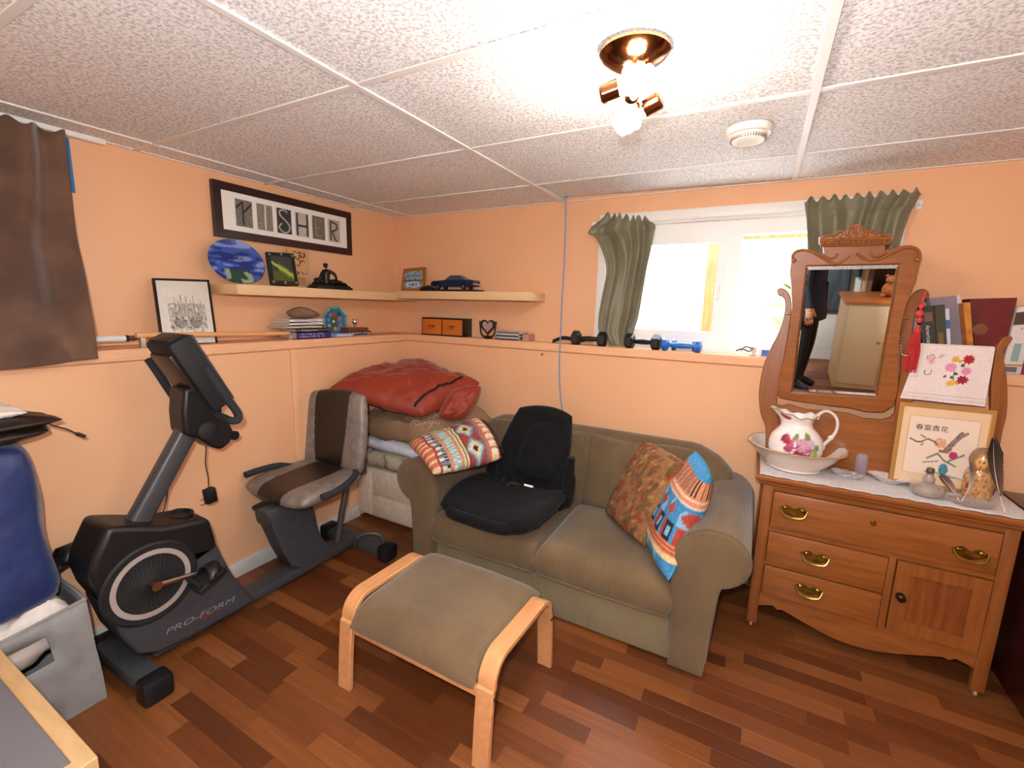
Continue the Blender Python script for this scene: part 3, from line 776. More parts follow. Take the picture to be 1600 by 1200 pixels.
# console
cth = math.radians(27)
cm = Matrix.Translation((BX-.02, -1.735, 1.15)) @ Matrix.Rotation(cth, 4, 'X')
cg = G().box((0, 0, 0), (.20, .10, .33), .022); cg.v = [cm @ p for p in cg.v]
co = cg.obj('console', bpm, bk_)
def cbox(nm, c, d, bev, mt, par=co):
    g = G().box(c, d, bev); g.v = [cm @ p for p in g.v]; return g.obj(nm, mt, par)
cbox('console_face', (0, .048, .0), (.185, .01, .31), .004, gr)
cbox('display', (0, .054, .06), (.14, .004, .09), .002, M('dark_display', '#1A2220', .15))
for i in range(6): cbox('button', (-.0625+.025*i, .055, -.03), (.02, .005, .012), .002, bp_)
cbox('back_cover', (0, -.052, -.01), (.16, .02, .26), .01, M('brown_black_plastic', '#2A1D18', .35))
cbox('top_tray', (0, 0, .166), (.15, .06, .008), .003, bp_)
# handlebars
def hb(pts, nm):
    P = smoothpath(pts, 6); t = G().tube(P, .016, 12).obj(nm, foam, bk_)
hb([PX(232, 561, .34), PX(247, 583, .34), PX(262, 606, .345), PX(276, 626, .36), PX(290, 640, .42), PX(305, 648, .50)], 'handlebar')
hb([PX(320, 573, .70), PX(337, 597, .70), PX(356, 624, .70), PX(371, 645, .70), PX(371, 656, .70), PX(360, 657, .68), PX(345, 651, .60), PX(330, 648, .54)], 'handlebar')
# cord and plug adapter
a0 = PX(322, 690, .50)
cordp = [a0, PX(322, 705, .47), PX(321, 725, .45), PX(325, 745, .44), PX(326, 762, .44)]
G().tube(smoothpath(cordp, 6), .0025, 6).obj('power_cord', bp_, bk_)
ad = PX(328, 774, .44)
ad_ = G().box(ad, (.035, .045, .07), .006, eul(.1, 0, .1)).obj('plug_adapter', bp_, bk_)
for dz in (-.012, .012): G().box(ad+V(.0, -.032, -.02+dz), (.006, .022, .0025), 0).obj('prong', chrome, ad_)
G().tube(smoothpath([PX(268, 742, .50), PX(262, 765, .46), PX(258, 790, .45), PX(247, 822, .50)], 6), .003, 6).obj('cable', bp_, bk_)
# seat carriage
wed = [(-1.485,.435),(-1.475,.36),(-1.43,.22),(-1.385,.11),(-1.34,.075),(-1.15,.07),(-1.135,.085),(-1.19,.17),(-1.225,.245),(-1.235,.31),(-1.25,.43)]
bevel(G().prism(yz(BX-.055, wed), (.11, 0, 0)).obj('seat_pedestal', gr, bk_), .01)
beam((BX, -1.495, .41), (BX, -.87, .48), .095, .08).obj('seat_rail', grm, bk_, ang=50)
G().box((BX, -1.33, .46), (.05, .22, .012), .004, eul(.085, 0, 0)).obj('slide_track', M('worn_steel', '#8E8174', .35, .7), bk_)
G().tube([V(BX, -.96, .44), V(BX, -1.02, .25), V(BX, -1.06, .08)], .018, 12).obj('support_strut', grm, bk_)
# seat carriage under the pan
G().bb((BX-.14, -1.38, .462), (BX+.14, -1.04, .482), .006).obj('seat_plate', bp_, bk_)
gry = M('grey_vinyl', '#6B625B', .4, col2='#615851', scale=12); dkb = M('dark_brown_mesh', '#211915', .85, bump=.4, bscale=180, bstretch=(1, 14, 14))
def seatcol(u, v, s): return rgb('#6E655E') if abs(u-.5) > .24+.07*(v if True else 0) else rgb('#231B17')
stm = M('two_tone_vinyl', '#FFFFFF', .33, attr='Col', col2='#D5D5D5', scale=25, bump=.1, bscale=120)
pan = [V(.255, -1.455, .508), V(.775, -1.455, .508), V(.755, -1.03, .525), V(.275, -1.03, .525)]
G().puff(pan, .085, 150, 50, 8, up=(0,0,1), rnd=.45, colfn=lambda u, v, s: rgb('#80766F') if abs(u-.5) > .20+.05*v else rgb('#231B17'), mid=lambda u, v: V(0, 0, -.012*math.sin(PI*u)-.02*max(0, .3-v))).obj('seat_pan', stm, bk_, ang=70, color=True)
sbk = [PY(467, 733, -1.02), PY(568, 748, -1.02), PY(575, 612, -.95), PY(478, 606, -.95)]
G().puff(sbk, .095, 150, 60, 9, up=(.12,-1,.25), rnd=.40, colfn=lambda u, v, s: rgb('#8A8079') if abs(u-.5) > .20+.09*v else rgb('#231B17'), mid=lambda u, v: V(0, .03*math.sin(PI*u), 0)).obj('seat_back', stm, bk_, ang=70, color=True)
G().tube(smoothpath([V(BX, -.93, .47), V(BX, -.955, .56), V(BX, -.93, .74)], 5), .02, 10).obj('back_bracket', bp_, bk_)
# side handles
hb([PX(383, 742, .30), PX(410, 733, .30), PX(440, 727, .31), PX(470, 733, .35), PX(500, 745, .45), PX(525, 752, .52)], 'side_handle')
hb([PX(503, 777, .83), PX(520, 770, .83), PX(537, 760, .82), PX(551, 747, .79), PX(556, 738, .72), PX(548, 740, .60)], 'side_handle')
G().tube([PX(396, 794, .34), PX(410, 787, .38), PX(428, 781, .46)], [.012, .012, .008], 10).obj('seat_lever', foam, bk_)
# carrying loop at the rear
G().tube(smoothpath([V(.62, -1.02, .07), V(.64, -1.03, .12), V(.68, -1.0, .148), V(.735, -.96, .145), V(.76, -.945, .115), V(.76, -.94, .07)], 5), .011, 10).obj('lift_handle', grm, bk_)
# lettering
silv = M('silver_lettering', '#8E8F94', .4, .3); redl = M('red_lettering', '#A01E28', .5)
p1, p2 = PX(257, 993, BX+.1008), PX(364, 940, BX+.1008)
xd = (p2-p1); tx = text_g('PRO-FORM', 1.0, (0,0,0), (0,1,0), (0,0,1), 0)
wid = max(p.y for p in tx.v); sc_ = xd.length/wid
xd.normalize(); yd = V(0, -xd.z, xd.y)
ts = G(); ts.add([p1 + xd*(p.y*sc_+p.z*sc_*.25) + yd*(p.z*sc_*.62) + V(.0012,0,0) for p in tx.v], tx.f); ts.obj('lettering', silv, sh, smooth=False)
p1, p2 = PX(313, 970, BX+.1008), PX(352, 950, BX+.1008); xd = p2-p1; L_ = xd.length; xd.normalize(); yd = V(0, -xd.z, xd.y)
scribble_g(p1+V(.0012,0,0), xd, yd, L_, .018, 5, .25).obj('lettering', redl, sh, smooth=False)
# ================================================================== WASHSTAND WITH MIRROR
oak = wood('golden_oak', '#965929', '#81491E', (1.2,14,14), .36, 4, .25)
oakv = wood('golden_oak_upright', '#925527', '#7C451B', (14,14,1.2), .36, 4, .25)
oakd = wood('golden_oak_panel', '#874B20', '#6E3815', (14,14,1.0), .4, 4, .2)
brass = M('aged_brass', '#B89C50', .28, 1.0, col2='#7E682E', scale=30)
DX0, DX1, DF, DBK = 2.63, 3.45, -.50, -.135
dr = thing('washstand', 'carved golden oak washstand with drawers, cupboard door and tilting mirror', 'washstand', ((DX0+DX1)/2, (DF+DBK)/2, 0))
for x in (DX0, DX1-.042):
    for y in (DF, DBK-.04):
        g = G().bb((x, y, .028), (x+.042, y+.04, .705), .003).obj('corner_post', oakv, dr)
        cc = G().lathe([(.004, .03), (.012, .028), (.008, .020), (.008, .018)], 10, (x+.021, y+.02, 0))
        cc.lathe([(0, -.005), (.012, -.005), (.014, 0), (.012, .005), (0, .005)], 14, (x+.021, y+.02, .014), mY).obj('caster', M('bone_caster', '#A89A88', .5), g)
G().bb((DX0+.04, DF+.014, .165), (DX1-.04, DBK-.005, .70)).obj('carcass', oakv, dr, smooth=False)
for x in (DX0+.008, DX1-.02): G().bb((x, DF+.03, .17), (x+.012, DBK-.03, .70)).obj('side_panel', oakv, dr, smooth=False)
# top slab with moulded edge
tp_ = [(0,.705),(-.012,.708),(-.018,.716),(-.018,.722),(-.028,.726),(-.034,.734),(-.036,.745),(-.030,.752),(0,.752)]
def moulded(x0, x1, y0, y1):
    rings = []
    for e, z in tp_: rings.append([V(x0+e, y0+e, z), V(x1-e, y0+e, z), V(x1-e, y1, z), V(x0+e, y1, z)])
    g = G(); n = 4; vs = [p for r in rings for p in r]; fs = []
    for i in range(len(rings)-1):
        for j in range(n): fs.append([i*n+j, i*n+(j+1) % n, (i+1)*n+(j+1) % n, (i+1)*n+j])
    fs.append([0, 1, 2, 3][::-1]); fs.append([(len(rings)-1)*n+j for j in range(n)])
    return g.add(vs, fs)
moulded(DX0, DX1, DF, DBK+.005).obj('top', oak, dr, ang=25)
# front rails
fr_ = G().bb((DX0+.042, DF+.004, .685), (DX1-.042, DF+.03, .706)).bb((DX0+.042, DF+.004, .495), (DX1-.042, DF+.03, .515))
fr_.bb((DX0+.042, DF+.004, .332), (3.098, DF+.03, .345)).bb((DX0+.042, DF+.004, .165), (DX1-.042, DF+.03, .185)).obj('front_rail', oak, dr, smooth=False)
G().bb((3.100, DF-.001, .165), (3.124, DF+.03, .497), .002).obj('divider', oakv, dr)
# apron with a double-curved lower edge
ap = []
xs0, xs1 = DX0+.042, DX1-.042
for k in range(41):
    t = k/40; a = abs(2*t-1)
    z = .105 - .045*math.cos(a*PI*.9)*(1 if a < .8 else .6) if a < .82 else .140-.02*(a-.82)/.18
    ap.append((xs0+(xs1-xs0)*t, z))
# the lowest point of the apron is in the middle
G().prism([V(x, DF+.006, z) for x, z in ap]+[V(xs1, DF+.006, .17), V(xs0, DF+.006, .17)], (0, .018, 0)).obj('apron', oak, dr, smooth=False)
def heart_pull(c, par):
    """brass bail: heart-shaped swag plate and drop handle"""
    cx, cz = c; y = DF-.012; W_, H_ = .052, .026
    top = []; bot = []
    for k in range(25):
        t = -1+2*k/24
        zt = H_*(.55*(1-abs(abs(t)-.5)*2) + .32*(1-t*t)) + .25*H_*abs(t)
        zb = -H_*(1-t*t)**.6 + .3*H_*abs(t)
        top.append(V(cx+t*W_, y, cz+zt)); bot.append(V(cx+t*W_, y, cz+zb))
    p = G().prism(top+bot[::-1], (0, .004, 0)).obj('pull_plate', brass, par)
    G().tube(smoothpath([V(cx-W_*.95, y-.004, cz+.008), V(cx-W_*.8, y-.014, cz-.012), V(cx-.03, y-.018, cz-.022), V(cx, y-.018, cz-.026), V(cx+.03, y-.018, cz-.022), V(cx+W_*.8, y-.014, cz-.012), V(cx+W_*.95, y-.004, cz+.008)], 5), .0038, 8).obj('bail', brass, p)
    for s in (-1, 1): G().ball((cx+s*W_*.62, y-.003, cz+.010), (.012, .005, .007), 10).obj('boss', brass, p)
def drawer(x0, x1, z0, z1, pulls, nm='drawer'):
    d = G().bb((x0, DF-.010, z0), (x1, DF+.012, z1), .004).obj(nm, oak, dr)
    for p in pulls: heart_pull(p, d)
    return d
d1 = drawer(2.675, 3.403, .519, .682, [(2.755, .612), (3.325, .585)])
G().lathe([(0, .004), (.010, .003), (.013, 0)], 16, (3.03, DF-.010, .628), Matrix.Rotation(PI/2, 4, 'X'), sx=.8).obj('keyhole_plate', brass, d1)
drawer(2.675, 3.097, .349, .492, [(2.855, .425)]); drawer(2.675, 3.097, .188, .329, [(2.85, .268)])
# cupboard door : frame and sunk panel
ro = [V(3.127, DF-.009, .188), V(3.403, DF-.009, .188), V(3.403, DF-.009, .492), V(3.127, DF-.009, .492)]
ri = [V(3.177, DF-.009, .240), V(3.353, DF-.009, .240), V(3.353, DF-.009, .442), V(3.177, DF-.009, .442)]
dd = G().frame(ro, ri, (0, .02, 0)).obj('door', oakv, dr, smooth=False)
G().bb((3.175, DF+.001, .238), (3.355, DF+.008, .444)).obj('door_panel', oakd, dd, smooth=False)
kn = G().lathe([(.016, 0), (.016, .003), (.007, .005), (.007, .014), (.014, .018), (.015, .023), (.009, .028), (0, .029)], 18, (3.152, DF-.009, .345), Matrix.Rotation(PI/2, 4, 'X')); kn.obj('knob', M('dark_bronze', '#3A2E20', .35, .9), dd)
# splash panel, mirror supports (traced in the photograph, standing upright behind the top)
YM = -.30
def tr(px, y): return [PY(u, v, y) for u, v in px]
lsup = [(1214,453),(1222,450),(1231,456),(1236,468),(1237,484),(1234,510),(1229,540),(1223,575),(1217,605),(1214,625),(1216,650),(1219,680),(1220,700),(1198,700),(1196,668),(1189,648),(1186,625),(1187,602),(1193,572),(1204,545),(1217,518),(1225,492),(1227,474),(1223,464),(1217,462)]
rsup = [(1451,456),(1443,451),(1432,455),(1421,470),(1413,494),(1409,525),(1408,555),(1407,585),(1402,615),(1399,645),(1397,690),(1397,720),(1418,722),(1420,690),(1424,650),(1427,615),(1428,585),(1427,560),(1426,530),(1428,505),(1434,482),(1442,470),(1451,463)]
xsup = [(1583,527),(1571,526),(1562,535),(1557,546),(1553,570),(1549,600),(1549,640),(1550,672),(1547,700),(1547,748),(1562,750),(1562,706),(1567,674),(1573,650),(1575,618),(1573,585),(1569,560),(1570,546),(1577,538)]
ys_ = YM+.02
for px in (lsup, rsup, xsup):
    P = smoothpath(tr(px, ys_), 3, True); zm = min(p.z for p in P); P = [V(p.x, p.y, .748 if p.z < zm+.012 else p.z) for p in P]
    bevel(G().prism(P, (0, .028, 0)).obj('mirror_support', oakv, dr, ang=50), .004, 2, 50)
spl = [(1214,700),(1214,632),(1222,634),(1232,632),(1260,640),(1301,643),(1325,646),(1350,654),(1379,656),(1392,652),(1399,645),(1399,722)]
P = tr(spl, ys_+.004); P[0].z = P[-1].z = .745
pz_ = G().prism(P, (0, .016, 0)).obj('splash_panel', oak, dr, smooth=False)
# towel bar between the two right-hand supports
tb0, tb1 = PY(1418, 540, ys_+.014), PY(1560, 548, ys_+.014)
G().cyl(tb0, V(tb1.x, tb0.y, tb0.z), .009).obj('towel_bar', oak, dr)
# tilting mirror frame, top leaning forward
TILT = math.radians(6.5)
MP = V((DX0+3.09)/2, YM-.005, 1.36); MN = V(0, -math.cos(TILT), -math.sin(TILT))
def tm_(px, off=0): return [PPL(u, v, MP, MN)+MN*off for u, v in px]
mo = [(1236,411),(1236,402),(1241,394),(1250,391),(1264,391),(1277,396),(1285,399),(1288,396),(1286,385),(1384,381),(1383,391),(1391,390),(1407,384),(1424,383),(1434,388),(1439,397),(1437,411),(1432,434),(1422,459),(1414,484),(1407,516),(1405,544),(1404,572),(1404,600),(1401,620),(1396,634),(1380,644),(1353,643),(1327,637),(1301,634),(1255,628),(1232,624),(1218,621),(1211,611),(1214,600),(1219,580),(1226,553),(1234,512),(1238,480),(1236,445),(1234,424)]
gl = [(1260,415),(1407,412),(1371,622),(1236,613)]
OUT = tm_(mo); IN = tm_(gl)
# frame as a polygon with a hole, made of a filled loop in the mirror plane
def holed(outer, inner, d):
    bm = bmesh.new()
    ov = [bm.verts.new(p) for p in outer]; iv = [bm.verts.new(p) for p in inner]
    es = [bm.edges.new((L_[i], L_[(i+1) % len(L_)])) for L_ in (ov, iv) for i in range(len(L_))]
    r = bmesh.ops.triangle_fill(bm, use_beauty=True, use_dissolve=False, edges=es)
    ex = bmesh.ops.extrude_face_region(bm, geom=list(bm.faces))
    for g_ in ex['geom']:
        if isinstance(g_, bmesh.types.BMVert): g_.co += Vector(d)
    return G().bm(bm)
mf = holed(OUT, IN, -MN*.026).obj('mirror_frame', oak, dr, smooth=False)
bevel(mf, .003, 2, 60)
mir = M('mirror_glass', '#E9ECEC', .015, 1.0)
c = sum(IN, V(0,0,0))/4
inn = [c+(p-c)*.935 for p in IN]
g = G(); rec = -MN*.004
g.add([p+rec-MN*.006 for p in IN]+[p+rec for p in inn], [[0,1,5,4],[1,2,6,5],[2,3,7,6],[3,0,4,7],[4,5,6,7]])
g.obj('mirror_glass', mir, mf, smooth=False)
G().prism([p-MN*.026 for p in [c+(q-c)*1.04 for q in IN]], -MN*.006).obj('mirror_back', oakd, mf, smooth=False)
# carved crest
cr_ = [(1280,382),(1280,370),(1290,367),(1305,364),(1310,360),(1319,362),(1324,356),(1332,352),(1340,350),(1347,352),(1352,358),(1362,360),(1370,364),(1380,366),(1391,364),(1393,379)]
crs = G().prism(tm_(cr_, .004), -MN*.024).obj('crest', oak, mf, smooth=False)
bevel(crs, .002, 2, 60)
def rail(px, r, off, nm, par, n=6):
    G().tube(smoothpath(tm_(px, off), n), r, 8).obj(nm, oak, par)
rail([(1280,376),(1337,374),(1392,372)], .006, .008, 'crest_rail', crs)
rail([(1282,384),(1337,382),(1390,380)], .006, .008, 'crest_rail', crs)
for k in range(14):
    p = tm_([(1284+k*8.1, 380.2-.27*k)], .012)[0]
    G().ball(p, .0075, 8).obj('bead', oak, crs)
sw_ = [[(1300,371),(1306,366),(1312,362),(1318,363),(1320,368),(1316,371),(1312,369)], [(1374,370),(1368,365),(1360,361),(1355,362),(1353,367),(1357,370),(1361,368)],
       [(1330,371),(1324,366),(1325,359),(1331,355),(1335,359),(1332,364)], [(1344,371),(1351,366),(1350,359),(1344,354),(1340,359),(1343,364)], [(1337,372),(1337,362),(1337,353)], [(1284,372),(1290,369),(1300,367)], [(1390,370),(1384,368),(1374,366)]]
for s_ in sw_: rail(s_, .0052, .008, 'carved_scroll', crs, 5)
rail([(1240,408),(1238,400),(1244,393),(1256,391),(1270,394),(1284,402),(1296,409),(1308,411),(1318,407),(1327,398)], .0055, .003, 'carved_scroll', mf)
rail([(1434,406),(1437,397),(1430,388),(1416,387),(1402,391),(1388,398),(1375,404),(1360,407),(1350,404),(1338,396)], .0055, .003, 'carved_scroll', mf)
rail([(1285,398),(1296,404),(1305,402),(1308,396)], .005, .003, 'carved_scroll', mf); rail([(1384,394),(1374,400),(1364,400),(1359,394)], .005, .003, 'carved_scroll', mf)
for u, v in ((1240,407), (1433,405)): G().ball(tm_([(u, v)], .003)[0], .011, 10).obj('scroll_eye', oak, mf)
for (u, v), xx in (((1237, 490), -1), ((1411, 497), 1)):
    p = PPL(u, v, MP, MN); G().cyl(p+V(xx*.02, .01, 0), p+V(-xx*.015, .01, 0), .005, n=10).obj('swivel_pin', brass, mf)
# ================================================================== LIGHT FIXTURE, CEILING, CURTAINS
bronze = M('polished_bronze', '#8A5A3A', .16, 1.0)
LC = PZ(992, 78, H)
lf = thing('ceiling_spotlight', 'polished bronze ceiling fixture with two lit spiral bulbs', 'ceiling light', (LC.x, LC.y, H-.16))
G().lathe([(.088, H-.004), (.088, H-.010), (.075, H-.024), (.045, H-.040), (.018, H-.046), (0, H-.047)], 40, (LC.x, LC.y, 0)).obj('canopy', bronze, lf)
zl = H-.115
G().cyl((LC.x, LC.y, H-.045), (LC.x, LC.y, zl+.01), .008).obj('stem', bronze, lf)
G().ball((LC.x, LC.y, zl+.005), .018, 16).obj('hub', bronze, lf)
bulb = M('lit_spiral_bulb', '#FFF3E6', .4, emit=112.0)
def spot(a, b, base):
    a = V(*a); b = V(*b); t = (b-a).normalized()
    G().tube([V(*base), a+t*.01], .006, 8).obj('arm', bronze, lf)
    so_ = G().tube([a-t*.045, a-t*.04, a, a+t*.004], [.016, .022, .022, .018], 20).obj('socket', bronze, lf)
    u = t.orthogonal().normalized(); w_ = t.cross(u); L_ = (b-a).length; P = []
    for k in range(73):
        q = k/72; an = q*2*PI*3.5; r = .029*(1-.55*max(0, q-.75)/.25)
        P.append(a+t*(.02+(L_-.02)*q)+(u*math.cos(an)+w_*math.sin(an))*r)
    G().tube(P, .0078, 8).obj('spiral_bulb', bulb, lf)
    G().tube([a+t*.002, a+t*.02], .017, 14).obj('ballast', M('white_ballast', '#E8E2D8', .4), lf)
A1 = PZ(966, 138, zl); B1 = PZ(1020, 118, zl+.02); A2 = PZ(1008, 170, zl-.005); B2 = PZ(962, 196, zl-.03)
spot(A1, B1, (LC.x, LC.y, zl+.005)); spot(A2, B2, (LC.x, LC.y, zl+.005))
SD = PZ(1171, 200, H)
sd = thing('smoke_detector', 'round white smoke detector fixed to the ceiling tile', 'smoke detector', (SD.x, SD.y, H-.05))
ivory = M('ivory_plastic', '#E9DFD3', .4)
G().lathe([(.074, H-.001), (.074, H-.020), (.070, H-.024), (.060, H-.025), (.058, H-.034), (.052, H-.046), (.034, H-.048), (.033, H-.045), (0, H-.045)], 40, (SD.x, SD.y, 0)).obj('housing', ivory, sd)
G().lathe([(0, H-.0445), (.0325, H-.0445), (.0325, H-.0475), (0, H-.0478)], 30, (SD.x, SD.y, 0)).obj('center_cap', M('cream_plastic', '#D8CDB4', .4), sd)
vg = G()
for k in range(40):
    a = 2*PI*k/40; vg.box((SD.x+.0565*math.cos(a), SD.y+.0565*math.sin(a), H-.037), (.004, .005, .012), 0, rz(a))
vg.obj('vent_slots', M('grey_slots', '#8C8374', .7), sd)
# blue cord hanging from the grid
cordm = M('pale_blue_cord', '#6E94BC', .6)
cp = [PY(884, 306, -.03), PY(884, 330, -.03), PY(882, 400, -.035), PY(878, 470, -.06), PY(876, 520, -.145), PY(874, 570, -.15), PY(875, 610, -.15), PY(879, 648, -.15)]
rp_ = G().tube(smoothpath(cp, 8), .0042, 8)
for k in range(14):
    a = k*.9; rp_.ball(cp[0]+V(.012*math.cos(a), .008*math.sin(a), .006*math.sin(2*a)), .007, 8)
rp_.obj('rope', cordm, None, label='thin blue cord knotted to the ceiling grid and hanging down the wall', cat='rope', weld=False)
# curtains
grn = M('olive_green_satin', '#77735A', .45, col2='#69654C', scale=6, sheen=.3)
def curtain(name, rows, y0, folds, amp, mt, label, cat='curtain', nx=90, plane='Y', seedv=0, pinch=None, y1=None):
    rows = [(Vector((a[0], a[1], 0)), Vector((b[0], b[1], 0))) for a, b in rows]; k = len(rows)-1
    Ls = smoothpath([r[0] for r in rows], 8); Rs = smoothpath([r[1] for r in rows], 8); n = len(Ls)-1
    P = PY if plane == 'Y' else PX
    def fn(u, v):
        i = min(n-1, int(v*n)); t = v*n-i
        a = Ls[i].lerp(Ls[i+1], t); b = Rs[i].lerp(Rs[i+1], t); p = a.lerp(b, u)
        ph = folds*2*PI*u + 3.2*noise.noise(V(u*2.5, v*1.2, seedv)) + v*1.1*math.sin(seedv+1)
        top = max(0, 1-v/.09)                      # ruffled header above the rod
        d = amp*(math.sin(ph)+.35*math.sin(ph*1.7+1))*(.75+.5*noise.noise(V(u*5, v*2.5, seedv+2))) + .018*noise.noise(V(u*4, v*4, seedv+5)) + top*.006*math.sin(u*folds*4.4*PI)
        p = p + Vector((0, top*5*math.sin(u*folds*4.4*PI+1), 0))
        q = P(p.x, p.y, y0 if y1 is None else y0+(y1-y0)*min(1, max(0, (v-.25)/.6))**1.3)
        return q + (V(0, -1, 0) if plane == 'Y' else V(1, 0, 0))*d
    return G().surf(fn, nx, 70)
rodm = M('white_rod', '#E6E4E0', .35)
rz0 = PY(1140, 336, -.045).z
rod = thing('curtain_rod', 'thin white curtain rod above the bright window', 'curtain rod', (2.3, -.045, rz0-.01))
xa, xb = PY(922, 352, -.045).x, 3.12
G().cyl((xa, -.024, rz0), (xb, -.024, rz0), .004, n=10).obj('tube', rodm, rod)
for x in (xa+.01, xb-.01): G().tube([V(x, 0, rz0), V(x, -.024, rz0)], .006, 8).bb((x-.01, -.004, rz0-.02), (x+.01, 0, rz0+.02)).obj('bracket', rodm, rod)
curtain('c', [((945, 336), (1012, 342)), ((920, 362), (1024, 352)), ((932, 372), (1022, 366)), ((944, 398), (1018, 390)), ((948, 425), (1011, 420)), ((941, 465), (1004, 460)), ((936, 500), (998, 495)), ((938, 520), (990, 518)), ((952, 540), (984, 542))],
    -.052, 3.2, .017, grn, '').obj('window_curtain', grn, None, label='narrow olive green satin curtain bunched beside the bright window pane', cat='curtain', solid=.002, ang=80, group=None)
curtain('c', [((1257, 312), (1441, 297)), ((1258, 330), (1430, 320)), ((1260, 345), (1422, 334)), ((1262, 395), (1405, 392)), ((1264, 460), (1400, 455)), ((1266, 545), (1392, 548))],
    -.055, 4.6, .018, grn, '', seedv=3).obj('window_curtain', grn, None, label='olive green satin curtain with ruffled header hanging behind the oak mirror', cat='curtain', solid=.002, ang=80)
brn = M('brown_velour', '#4A3122', .75, col2='#6B4C38', scale=5, lo=.4, hi=.75, sheen=.5, bump=.2, bscale=40)
curtain('c', [((-190, 128), (100, 208)), ((-190, 215), (108, 285)), ((-190, 330), (118, 370)), ((-190, 430), (134, 440)), ((-190, 520), (145, 510)), ((-180, 600), (152, 560))],
    .085, 3.0, .022, brn, '', plane='X', seedv=7, y1=.30).obj('wall_curtain', brn, None, label='brown velour curtain hanging on the side wall over the ledge', cat='curtain', solid=.003, ang=80)
# white head rail above it and the blue tape strip
ha, hb_ = PX(-190, 118, .03), PX(166, 226, .03)
zh = (ha.z+hb_.z)/2
G().bb((0, ha.y, zh-.018), (.035, hb_.y, zh+.018), .003).obj('trim_4', whitem, kind='structure')
t0, t1 = PX(103, 212, .002), PX(109, 300, .002)
ym = (t0.y+t1.y)/2
G().bb((.0, ym-.013, t1.z), (.003, ym+.013, zh-.02)).obj('blue_tape', M('blue_masking_tape', '#2F6FA8', .7), None, label='vertical strip of blue tape on the wall beside the brown curtain', cat='tape', smooth=False)

# ================================================================== SHELVES AND WHAT STANDS ON THEM
shm = M('cream_shelf', '#DDB98C', .5)
ZL, ZR = 1.53, 1.545
G().bb((0, -1.37, ZL-.052), (.25, -.001, ZL), .002).obj('floating_shelf', shm, None, label='thick cream floating shelf under the long dark picture frame', cat='shelf', group=None)
G().bb((.252, -.25, ZR-.052), (1.30, -.001, ZR), .002).obj('floating_shelf', shm, None, label='thick cream floating shelf carrying the blue model car', cat='shelf')
def bil(C, u, v): return C[0]*(1-u)*(1-v)+C[1]*u*(1-v)+C[2]*u*v+C[3]*(1-u)*v
def prn(name='print'): return M('print_matte', '#FFFFFF', .6, attr='Col')
glz = M('print_gloss', '#FFFFFF', .25, attr='Col')
def facing(C):
    n = (C[1]-C[0]).cross(C[3]-C[0]).normalized()
    return n if n.dot(CAM-C[0]) > 0 else -n
def pframe(name, label, C, bw, d, fm, fn, nu=60, nv=50, matw=0, matc='#E8E4DC', cat='picture', lip=.004):
    """C = TL,TR,BR,BL of the front; bw border width in metres"""
    C = [V(*c) for c in C]; n = facing(C); W_ = (C[1]-C[0]).length; H_ = (C[3]-C[0]).length
    low = min(c.z for c in C)
    cen = sum(C, V(0,0,0))/4
    t = thing(name, label, cat, (cen.x, cen.y, low))
    ins = lambda b: [bil(C, b/W_, b/H_), bil(C, 1-b/W_, b/H_), bil(C, 1-b/W_, 1-b/H_), bil(C, b/W_, 1-b/H_)]
    bevel(G().frame(C, ins(bw), -n*d).obj('frame', fm, t, smooth=False), .002, 2, 40)
    I = [p-n*lip for p in ins(bw)]
    G().prism(I, -n*(d-lip)*.9).obj('backing', M('backing_board', matc, .8), t, smooth=False)
    J = [p-n*(lip-.0015) for p in ins(bw+matw)]
    if fn: G().surf(lambda u, v: bil(J, u, v), nu, nv, colfn=fn).obj('print', prn(), t, smooth=False, color=True)
    return t, J, n
dkw = wood('dark_mahogany', '#2E130F', '#240D0A', (8,1,8), .3, 5)
blkf = M('black_frame', '#161414', .35)
